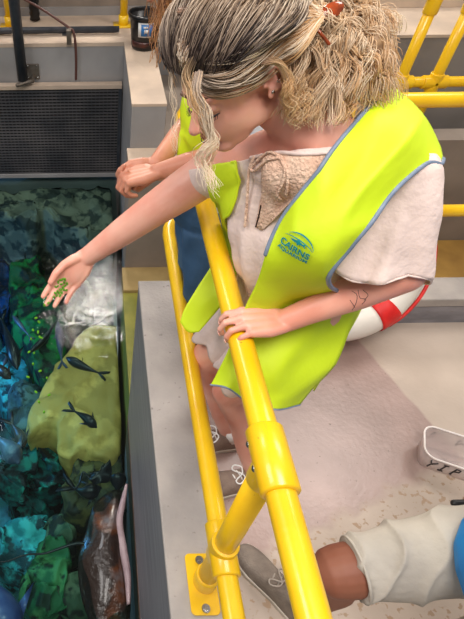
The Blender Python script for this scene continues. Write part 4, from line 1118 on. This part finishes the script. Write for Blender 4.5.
# mass of curls behind the neck
MC = P(350, 48, .90)
blob = MB(); blob.ell(MC, (.068, .085, .06), (r_, u_, b_)); blob.ell(P(318, 40, .90), (.06, .07, .05), (r_, u_, b_)); blob.ell(P(306, 84, .92), (.042, .045, .035), (r_, u_, b_))
bm_ = fuse(blob, .006, 3, .5, 'core'); displace(bm_, .02, 25, 2)
hk2 = MB(); hk2.add([v.co.copy() for v in bm_.vertices], [tuple(p.vertices) for p in bm_.polygons]); 
hair_root = hk.build('hair', mat('ash brown scalp hair', (92, 74, 66), .6, (60, 46, 42), scale=60), W1); solid(hair_root, .004)
hk2.build('hair_mass', mat('dark blond hair mass', (170, 136, 98), .6, (120, 90, 66), scale=50), hair_root)
def ell_pt(dv, e): 
    n = math.sqrt(sum(q*q for q in dv)) or 1; dv = [q/n for q in dv]
    return cc_ + (F*((.103+e)*dv[0]) + Lf*((.080+e)*dv[1]) + U*((.094+e)*dv[2]))*HS
strands = []
random.seed(11)
knot = P(322, 16, .86)
for s_i in range(3000):
    # start along the hairline: from the front centre down to above the ear, both sides
    t_ = random.random(); side = 1 if random.random() < .68 else -1
    ph = t_*R(112)
    f = math.cos(ph)*.80; l = side*min(.985, math.sin(ph)*.98 + .03); u = .27*(1 - t_)**.8 + .12*random.random() + (.08 if t_ > .45 else 0)
    if random.random() < .4: # interior roots
        f -= random.random()*.8; u += random.random()*.8
    s0 = V((f, l, u)).normalized(); e0 = V((-.90, .12*side + .05*random.uniform(-1, 1), .30 + .25*random.uniform(-1, 1) + (.2 if t_ < .4 else -.1))).normalized()
    n = 20; pts = []; cols = []; rad = []; ph0 = random.random()*6.28; lift = random.uniform(.004, .026); wv = random.uniform(.001, .006)
    streak = noise.noise(V((t_*7, side*2.0, u*3))) + random.uniform(-.35, .35)
    c_root = mixl(DK, AS, max(0, min(1, .35 + streak*1.5))); c_tip = mixl(GD, PB, max(0, min(1, .5 + streak)))
    for i in range(n+1):
        q = i/n; dv = s0.slerp(e0, q) if s0.dot(e0) > -.99 else s0.lerp(e0, q).normalized()
        p = ell_pt(dv, lift*math.sin(math.pi*min(1, q*1.2 + .12))*1.3 + .008)
        p = p + U*(wv*math.sin(q*11 + ph0)) + Lf*(wv*math.cos(q*9 + ph0))
        if q > .75: p = p.lerp(knot + F*random.uniform(-.004, .004), (q - .75)*1.6)
        pts.append(p); cols.append(mixl(c_root, c_tip, min(1, max(0, (q - .1)*1.35 + streak*.5)))); rad.append(.00085*(1 if q < .9 else .8) * (.5 + min(.5, q*6)))
    strands.append((pts, rad, cols))
color_strands(strands, 'combed_strands', hair_root)
strands = []
for lk in range(190):
    st = P(random.uniform(288, 352), random.uniform(-12, 42), random.uniform(.84, .90))
    a = random.random()*6.28; rr2 = math.sqrt(random.random())
    if lk < 120: en = P(352 + 48*rr2*math.cos(a), 58 + 44*rr2*math.sin(a), random.uniform(.84, .93))
    elif lk < 165: en = P(random.uniform(290, 405), 0, 1) ; t9 = (lk - 120)/45; en = P(282 + 122*t9, 118 + 8*math.sin(t9*3.1) - 40*max(0, t9 - .35) + random.uniform(-8, 4), random.uniform(.86, .93))
    else: st = P(random.uniform(300, 350), random.uniform(-20, 10), .86); en = P(random.uniform(380, 402), random.uniform(20, 90), random.uniform(.88, .93))
    md = (st + en)/2 + b_*random.uniform(.02, .045) + r_*random.uniform(.0, .03) + u_*random.uniform(-.005, .02)
    d = (en - st).normalized(); o1 = d.orthogonal().normalized(); o2 = d.cross(o1); n = 30; ph0 = random.random()*6.28; tw = random.uniform(1.6, 3.6)*6.28; cr_ = random.uniform(.004, .010)
    b_n = random.random(); cL = mixl(MB_, BL, .25 + .75*b_n); cT = mixl(GD, PB, random.random())
    for s_i in range(15):
        of = V((random.gauss(0, 1), random.gauss(0, 1), random.gauss(0, 1)))*.0032; jp = random.gauss(0, .35); jr = random.uniform(.7, 1.3); sv = random.uniform(-.25, .25)
        k1 = mixl(cL, MB_ if sv < 0 else PB, abs(sv)*1.6); k2_ = mixl(cT, GD if sv < 0 else PB, abs(sv)*1.6)
        pts = []; cols = []; rad = []
        for i in range(n+1):
            q = i/n; p = st*(1-q)**2 + md*(2*q*(1-q)) + en*q*q
            p += (o1*math.cos(ph0 + jp + tw*q) + o2*math.sin(ph0 + jp + tw*q))*cr_*jr*min(1, q*3) + of*(.5 + 1.1*q)
            pts.append(p); cols.append(mixl(k1, k2_, q)); rad.append(.0009*(1 - .55*q))
        strands.append((pts, rad, cols))
color_strands(strands, 'curls', hair_root)
# loose ringlets beside the face
def ringlet(ctrl, n_, spread, curl, colA, colB, r_base=.0007, turns=3.2):
    strands = []; ph0 = random.random()*6.28
    for _ in range(n_):
        off_ = (r_*random.gauss(0, .6) + u_*random.gauss(0, .6) + b_*random.gauss(0, .6))*spread; jp = random.gauss(0, .5); tw = (turns + random.gauss(0, .15))*6.28; ca = random.uniform(-.3, .3)
        c = spline([P(*q) + off_*(.5 + .9*i/len(ctrl)) for i, q in enumerate(ctrl)], 40); pts = []; cols = []; rad = []; jr = random.uniform(.6, 1.4)
        A = mixl(colA, DK if ca < 0 else BL, abs(ca)*1.5); B = mixl(colB, GD if ca < 0 else PB, abs(ca)*1.5)
        for i, p in enumerate(c):
            q = i/40; pts.append(p + (r_*math.cos(ph0 + jp + tw*q)*curl*jr + b_*math.sin(ph0 + jp + tw*q)*curl*jr)*min(1, q*2)); cols.append(mixl(A, B, min(1, q*1.6))); rad.append(r_base*(1 - .6*q))
        strands.append((pts, rad, cols))
    color_strands(strands, 'loose_ringlet', hair_root)
ringlet([(200, 72, .78), (198, 94, .78), (207, 114, .79), (213, 136, .80), (205, 152, .82), (204, 168, .83), (214, 188, .83)], 44, .0075, .005, AS, PB)
ringlet([(194, 74, .81), (194, 96, .81), (202, 118, .82), (210, 140, .83), (212, 160, .85), (206, 178, .86)], 22, .006, .005, MB_, BL)
ringlet([(184, 55, .86), (174, 66, .88), (170, 90, .89), (176, 112, .90), (173, 132, .91), (176, 152, .92)], 9, .003, .005, AS, PB, .0006, 2.6)
ringlet([(192, 60, .81), (186, 78, .80), (190, 94, .79), (198, 106, .79), (202, 116, .79)], 50, .010, .004, DK, BL, .0007, 1.4)
ringlet([(284, 66, .85), (286, 84, .84), (288, 98, .85), (292, 112, .87), (296, 124, .89)], 46, .010, .006, GD, BL)
ringlet([(290, 60, .85), (298, 82, .85), (304, 102, .86), (312, 120, .88)], 46, .012, .006, MB_, BL)
ringlet([(178, 20, .88), (171, 40, .89), (169, 62, .90), (174, 84, .91)], 10, .006, .003, AS, BL, .0006, 1.5)
def on_face(px, py, d, lift):
    q = on_body(px, py); 
    return (q + b_*lift) if q is not None and abs((q - CAM).dot(f_) - .85) < .12 else P(px, py, d)
def head_lock(ctrl, n_, spread, colA, colB, lift, wav=.003, rb=.0009):
    strands = []; ph0 = random.random()*6.28
    base = [on_face(x, y, .82, lift) for x, y in ctrl]
    for _ in range(n_):
        off_ = (u_*random.gauss(0, 1) + r_*random.gauss(0, .5))*spread + b_*random.uniform(0, .006); ca = random.uniform(-.45, .45); tw = random.uniform(1.2, 2.0)*6.28; jp = random.gauss(0, .5)
        c = spline([p + off_*(.35 + .9*math.sin(math.pi*i/(len(base)-1))) for i, p in enumerate(base)], 32); pts = []; cols = []; rad = []
        A = mixl(colA, DK if ca < 0 else AS, abs(ca)*1.8); B = mixl(colB, GD if ca < 0 else PB, abs(ca)*1.6)
        for i, p in enumerate(c):
            q = i/32; pts.append(p + (u_*math.sin(ph0 + jp + tw*q) + b_*math.cos(ph0 + jp + tw*q)*.5)*wav); cols.append(mixl(A, B, q)); rad.append(rb*(1 - .3*q))
        strands.append((pts, rad, cols))
    color_strands(strands, 'swept_lock', hair_root)
for _k in range(5):
    head_lock([(218 - _k*5, 20 + _k*3), (198 - _k*4, 34 + _k*2), (184 - _k*1.0, 54), (184 + _k*1.5, 74), (192 + _k*2, 92)], 26, .005, DK if _k % 2 else AS, PB if _k % 3 else AS, .018, .004, .0008)
for _k, (A, B) in enumerate(((DK, BL), (AS, PB), (DK, GD), (MB_, BL), (DK, AS), (AS, BL), (DK, PB), (DK, GD), (MB_, PB))):
    y_ = 84 - _k*7.5
    head_lock([(190 - _k*1.5, y_ - 10), (206, y_ + 2 + (8 - _k)*.6), (232, y_ + 6), (254, y_ - 2 - _k), (276, y_ - 22), (300, y_ - 38 + _k*2), (322, 18)], 46, .0065, A, B, .012 + .0015*_k, .004)
for _k in range(4):
    head_lock([(184 + _k*3, 66 - _k*14), (200, 78 - _k*14), (226, 80 - _k*14), (252, 66 - _k*13), (284, 38 - _k*8), (320, 14)], 34, .008, PB if _k % 2 else AS, PB, .026, .005, .0008)
ringlet([(262, 64, .815), (274, 62, .815), (286, 72, .83), (294, 90, .85), (298, 106, .87)], 50, .006, .003, MB_, BL, .0007, 1)
# sunglasses tucked in the hair
sg = P(331, 11, .83); ax1 = (r_*.86 + u_*.5).normalized(); ax2 = (u_*.86 - r_*.5).normalized()
k = MB(); k.ell(sg, (.024, .013, .006), (ax1, ax2, b_), seg=24); so_ = k.build('hair_clip', M['tort'], W1)
k = MB(); k.tube([sg - ax1*.02 + b_*.004, sg - ax1*.035 - ax2*.012, sg - ax1*.03 - ax2*.045], .0028, 8); k.build('clip_arm', M['tort'], so_)

# pellets in the palm
pal = []
def pellet(p, s_, label, group, mt, src=[{}]):
    key = mt.name
    if key not in src[0]:
        k = MB(); k.tube([V((-.0022, 0, 0)), V((.0022, 0, 0))], .0030, 10); me = k.mesh('feed_pellet'); me.materials.append(mt); me.polygons.foreach_set('use_smooth', [True]*len(me.polygons)); src[0][key] = me
    o = bpy.data.objects.new('feed_pellet', src[0][key]); COL.objects.link(o); o.location = p; o.rotation_euler = (random.random()*3, random.random()*3, random.random()*3); o.scale = (s_, s_, s_)
    tag(o, label, 'pellet', group); return o
spots = [(61+dx, 284+dy) for dx, dy in ((0, 0), (-3, 2), (3, -2), (-1, 5), (2, 4), (-4, 7), (4, 2), (0, -4), (3, 6), (-2, 9), (1, 9), (-5, 3), (6, -1), (-1, 12), (-6, 9), (5, 6), (2, -5), (-3, -2), (4, -5), (-4, 12))] + [(53, 297), (45, 305), (48, 306), (46, 309), (50, 304), (43, 307), (48, 303)]
for x, y in spots:
    d = ray(x, y).normalized(); hh = bodybvh.ray_cast(CAM, d)
    if hh[0] is None: continue
    pellet(hh[0] + hh[1]*.003, 1.0, 'green feed pellet lying in the open hand of the reaching woman', 'green pellets in the palm', M['pea'])
for x, y in ((36, 318), (39, 322), (33, 330), (38, 332), (40, 337), (31, 339), (42, 338), (29, 352), (34, 353), (33, 364), (40, 371), (28, 377), (47, 378), (36, 392), (49, 395), (39, 402), (44, 412)):
    pellet(G(x, y, WZ - .02), 2.6, 'lime pellet sinking in the water below the open hand', 'lime pellets in the water', M['peawet'])

# ------------------------------------------------------------ second woman behind
W2 = thing('person', 'person in blue shorts and lime vest leaning with clasped hands over the railing', 'person', (.5, 1.36, 0))
sk = MB()
ELb = V((.335, 1.30, 1.025)); ERb = V((.335, 1.56, 1.025)); HC = P(137, 178, 1.58)
WLb = P(158, 172, 1.50); WRb = P(156, 164, 1.56)
S2L = V((.39, 1.29, 1.23)); S2R = V((.35, 1.58, 1.23)); HP2 = V((.41, 1.44, .77)); CH2 = V((.40, 1.44, 1.10)); HD2 = V((.24, 1.54, 1.47))
sk.tube([S2L, (S2L + ELb)/2 + V((.02, 0, 0)), ELb], [.05, .044, .038], 16); sk.tube([S2R, (S2R + ERb)/2 + V((.02, 0, 0)), ERb], [.05, .044, .038], 16)
sk.tube([ELb, ELb.lerp(WLb, .4), WLb], [.036, .036, .026], 16); sk.tube([ERb, ERb.lerp(WRb, .4), WRb], [.036, .036, .026], 16)
D2 = (P(108, 182, 1.52) - WLb).normalized()
n2 = []
hand_parts(sk, WLb, D2, (u_*.75 + b_*.7), u_*.7 - b_*.7 , [(52, 66, 35), (55, 66, 35), (58, 66, 35), (62, 64, 35)], s=1.12, thumb=((.03, .03, .0), (.055, .040, -.002), (.075, .036, -.006), (.092, .026, -.008)), nails=n2)
D3 = (P(108, 196, 1.58) - WRb).normalized()
hand_parts(sk, WRb - u_*.004, D3, -(u_*.2 + b_*.9), u_*.9, [(60, 60, 30), (60, 60, 30), (62, 60, 30), (66, 60, 30)], s=1.1)
head_parts(sk, HD2, V((-.8, -.1, -.5)).normalized(), V((-.1, -.99, .0)).normalized(), V((-.5, .05, .85)).normalized(), 1.0)
sk.tube([HD2 + V((.03, 0, -.06)), V((.37, 1.46, 1.29))], [.05, .055], 16); sk.tube([S2L, V((.38, 1.44, 1.27)), S2R], [.05, .055, .05], 16)
sk.ell(CH2, (.10, .16, .15)); sk.ell((CH2 + HP2)/2, (.10, .13, .16)); sk.ell(HP2, (.12, .16, .13))
for off in (.085, -.085):
    kn_ = V((.415, 1.34 + off, .43)); an = V((.52, 1.38 + off, .08)); hp = HP2 + V((-.0, off, -.05))
    sk.tube([hp, hp.lerp(kn_, .5), kn_], [.085, .07, .054], 16); sk.tube([kn_, kn_.lerp(an, .35) + V((.02, 0, 0)), kn_.lerp(an, .7), an], [.05, .05, .036, .03], 16)
me = fuse(sk, .0034, 4, .5, 'body'); bd2 = link('body', me, M['tan'], W2); add_nails(n2[:1], bd2)
for off in (.085, -.085):
    hc = V((.565, 1.38 + off, 0)); shoe(W2, hc, hc + V((-.24, 0, 0)), M['shoeg'], M['white'], .95)
cl = MB(); cl.ell(HP2 + V((0, 0, .02)), (.15, .175, .135))
for off in (.085, -.085):
    kn_ = V((.415, 1.34 + off, .43)); hp = HP2 + V((-.005, off, -.04)); cl.tube([hp, hp.lerp(kn_, .42), hp.lerp(kn_, .92)], [.108, .095, .082], 22, rnd=False)
me = fuse(cl, .006, 5, .5, 'shorts'); displace(me, .007, 8, 4, lambda co, n: .003*math.sin(co.y*70 + co.z*15)); link('shorts', me, M['denim'], W2)
cl = MB(); cl.ell(CH2, (.118, .175, .165)); cl.ell((CH2 + HP2)/2, (.115, .15, .17)); cl.tube([S2L, V((.39, 1.44, 1.26)), S2R], [.060, .065, .060], 16); cl.ell(HP2 + V((0, 0, .08)), (.125, .165, .08))
for a, e1_ in ((S2L, ELb), (S2R, ERb)): cl.tube([a, a.lerp(e1_, .42)], [.060, .062], 18, rnd=False)
me = fuse(cl, .006, 5, .5, 'shirt'); displace(me, .006, 9, 6); sh2 = me; o2 = link('shirt', me, M['whiteshirt'], W2)
cl = MB(); cl.ell(CH2 + V((.0, 0, -.01)), (.132, .165, .17)); cl.ell((CH2 + HP2)/2, (.13, .165, .18)); cl.tube([V((.39, 1.34, 1.25)), V((.39, 1.44, 1.27)), V((.37, 1.54, 1.25))], [.062, .05, .062], 16); cl.ell(HP2 + V((.02, 0, .13)), (.145, .182, .09))
cl.tube([CH2 + V((-.08, -.04, -.05)), V((.30, 1.42, 1.04)), V((.30, 1.40, .86))], [.05, .035, .03], 14)
me = fuse(cl, .006, 5, .5, 'safety_vest'); displace(me, .008, 8, 8); link('safety_vest', me, M['vest'], W2)
# brown wavy hair falling forward
strands = []; B1 = lin((70, 42, 30)); B2 = lin((150, 100, 62)); B3 = lin((186, 136, 90))
k = MB(); k.ell(HD2 + V((.02, 0, .035)), (.112, .09, .10)); hr = k.build('hair', mat('brown scalp hair', (70, 44, 32), .6), W2)
for i_ in range(420):
    sy = random.uniform(-.09, .06); st = HD2 + V((random.uniform(-.08, .08), sy, random.uniform(.02, .1))); ln = random.uniform(.16, .27)
    sidey = -.085 if random.random() < .7 else .085
    en = V((HD2.x - .0 + random.uniform(-.075, .10), HD2.y + sidey + random.uniform(-.03, .03), HD2.z - ln + .03)); md = (st + en)/2 + V((random.uniform(-.02, .02), sidey*.35, .05))
    ph0 = random.random()*6.28; cA = mixl(B1, B2, random.random()); cB = mixl(B2, B3, random.random()); pts = []; cols = []; rad = []
    for i in range(23):
        q = i/22; p = st*(1-q)**2 + md*2*q*(1-q) + en*q*q; p += V((math.cos(ph0 + q*18), math.sin(ph0 + q*18), 0))*.006*min(1, q*3); pts.append(p); cols.append(mixl(cA, cB, q)); rad.append(.0016*(1-.5*q))
    strands.append((pts, rad, cols))
color_strands(strands, 'wavy_strands', hr)

# ------------------------------------------------------------ crouching person, bottom right
W3 = thing('person', 'crouching person in pale grey shorts and bright blue shirt, bottom right', 'person', (.95, .35, 0))
sk = MB()
KN = P(338, 572, 1.27); AN = V((.615, .345, .10)); HPa = V((1.02, .40, .50)); HPb = V((1.03, .20, .50)); KNb = V((.80, .12, .09)); ANb = V((1.16, .12, .08))
sk.tube([HPa, HPa.lerp(KN, .5), KN], [.088, .074, .064], 18); sk.tube([KN, KN.lerp(AN, .3) + V((.02, 0, 0)), KN.lerp(AN, .7), AN], [.060, .056, .042, .035], 18)
sk.tube([HPb, HPb.lerp(KNb, .5), KNb], [.088, .074, .056], 18); sk.tube([KNb, KNb.lerp(ANb, .4), ANb], [.052, .05, .033], 18)
T3 = V((.965, .22, .765)); S3a = V((.92, .46, 1.0)); S3b = V((.92, .08, 1.0)); HD3 = V((.86, .26, 1.22))
sk.ell(V((1.05, .3, .52)), (.13, .17, .12)); sk.ell(T3, (.12, .16, .2)); sk.tube([S3a, V((.93, .27, 1.03)), S3b], [.055, .07, .055], 16); sk.tube([V((.93, .27, 1.0)), HD3], [.06, .055], 14)
head_parts(sk, HD3, V((-.9, .2, -.4)).normalized(), V((-.22, -.97, .0)).normalized(), V((-.39, .09, .91)).normalized(), 1.0)
for s3, el, wr in ((S3a, V((1.14, .58, .80)), V((1.05, .50, .58))), (S3b, V((1.12, -.02, .78)), V((.95, .05, .60)))):
    sk.tube([s3, el], [.05, .04], 14); sk.tube([el, wr], [.038, .028], 14)
    hand_parts(sk, wr, V((-.8, -.1, -.6)), V((-.3, 0, .9)), V((0, -1 if s3 is S3a else 1, 0)), [(20, 25, 20)]*4, s=.95)
me = fuse(sk, .0045, 4, .5, 'body'); link('body', me, M['brown'], W3)
cl = MB(); cl.ell(V((1.05, .3, .53)), (.155, .205, .135))
cl.tube([HPa + V((.02, 0, .01)), HPa.lerp(KN, .45), HPa.lerp(KN, .72), HPa.lerp(KN, .91)], [.112, .098, .088, .074], 24, rnd=False)
cl.tube([HPb, HPb.lerp(KNb, .45), HPb.lerp(KNb, .9)], [.112, .10, .090], 24, rnd=False)
me = fuse(cl, .005, 4, .5, 'shorts')
thd = (KN - HPa).normalized()
displace(me, .005, 9, 9, lambda co, n: .012*(1 - abs(math.sin((co - HPa).dot(thd)*34 + co.y*16 + co.z*6 + 3*noise.noise(co*6))))**2 - .004)
s3o = link('shorts', me, M['greyshorts'], W3)
k = MB(); c = HPa.lerp(KN, .90); o1 = thd.orthogonal().normalized(); o2_ = thd.cross(o1)
k.tube([c + (o1*math.cos(a) + o2_*math.sin(a))*.0765 for a in [R(i*12) for i in range(31)]], .0035, 8, rnd=False, cap=False); k.build('shorts_hem', M['greyshorts'], s3o)
cl = MB(); cl.ell(T3 + V((.0, 0, .0)), (.155, .20, .24)); cl.ell(V((.965, .265, .600)), (.17, .195, .12)); cl.tube([S3a, V((.93, .27, 1.02)), S3b], [.068, .085, .068], 16)
for a, e1_ in ((S3a, V((1.14, .58, .80))), (S3b, V((1.12, -.02, .78)))): cl.tube([a, a.lerp(e1_, .6)], [.068, .07], 18, rnd=False)
me = fuse(cl, .006, 5, .5, 'shirt'); displace(me, .012, 7, 12); link('shirt', me, M['blueshirt'], W3)
k = MB(); c = P(462, 508, 1.28); k.box(tuple(c + V((-.02, .005, -.012))), tuple(c + V((.06, .022, .006)))); k.build('belt_pouch', M['black'], W3, smooth=False, bevel=.008)
k = MB(); k.ell(HD3 + V((.012, 0, .045)), (.112, .088, .10)); hr3 = k.build('hair', mat('dark brown hair', (48, 34, 28), .6, bump=.8, bscale=120), W3)
toe = G(244, 556, 0); hcl = V((.64, .325, 0)); dd = (V((toe.x, toe.y, 0)) - hcl).normalized()
shoe(W3, hcl - dd*.0, hcl + dd*.275, M['shoeg'], mat('grey laces', (168, 158, 148), .8), 1.02)
shoe(W3, V((1.17, .12, 0)) + V((.06, 0, .0)), V((1.0, .12, .0)), M['shoeg'], M['white'], .9)

# ------------------------------------------------------------ light
def area(name, loc, size, power, col=(1, .96, .92), tgt=None, sy=None):
    l = bpy.data.lights.new(name, 'AREA'); l.energy = power; l.size = size; l.color = col
    if sy: l.shape = 'RECTANGLE'; l.size_y = sy
    o = bpy.data.objects.new(name, l); COL.objects.link(o); o.location = loc
    if tgt is not None: o.rotation_euler = (V(tgt) - V(loc)).to_track_quat('-Z', 'Y').to_euler()
    return o
area('overhead_light', (.3, -.4, 4.2), 1.6, 130, (1, .95, .90), (.5, .8, 0))
area('overhead_light', (2.6, 2.8, 4.2), 1.6, 95, (1, .94, .88), (1.0, 1.5, 0))
area('overhead_light', (-3.1, 4.4, 4.4), 1.4, 70, (.95, .96, 1), (-.4, 3, -1))
area('pool_lamp', (-1.7, 2.6, -1.3), .4, 16, (.10, .40, 1.0), (-.7, 2.8, -2.4))
area('overhead_light', (-2.6, .4, 3.4), 1.4, 70, (1, .96, .93), (.2, .8, 0))  # unseen fill light, added to brighten the kerb's outer face
area('pool_lamp', (-.9, 1.6, -1.2), .8, 3, (.3, .9, .95), (-.6, 1.4, -2.6))
w = bpy.data.worlds.new('world'); sc.world = w; w.use_nodes = True
w.node_tree.nodes['Background'].inputs[0].default_value = (.88, .84, .79, 1); w.node_tree.nodes['Background'].inputs[1].default_value = .32

sc.view_settings.view_transform = 'Standard'; sc.view_settings.look = 'None'; sc.view_settings.gamma = 1; sc.view_settings.exposure = -.08
try: sc.view_settings.use_curve_mapping = False
except Exception: pass
for o in bpy.data.objects:
    if '_w' in o: del o['_w']
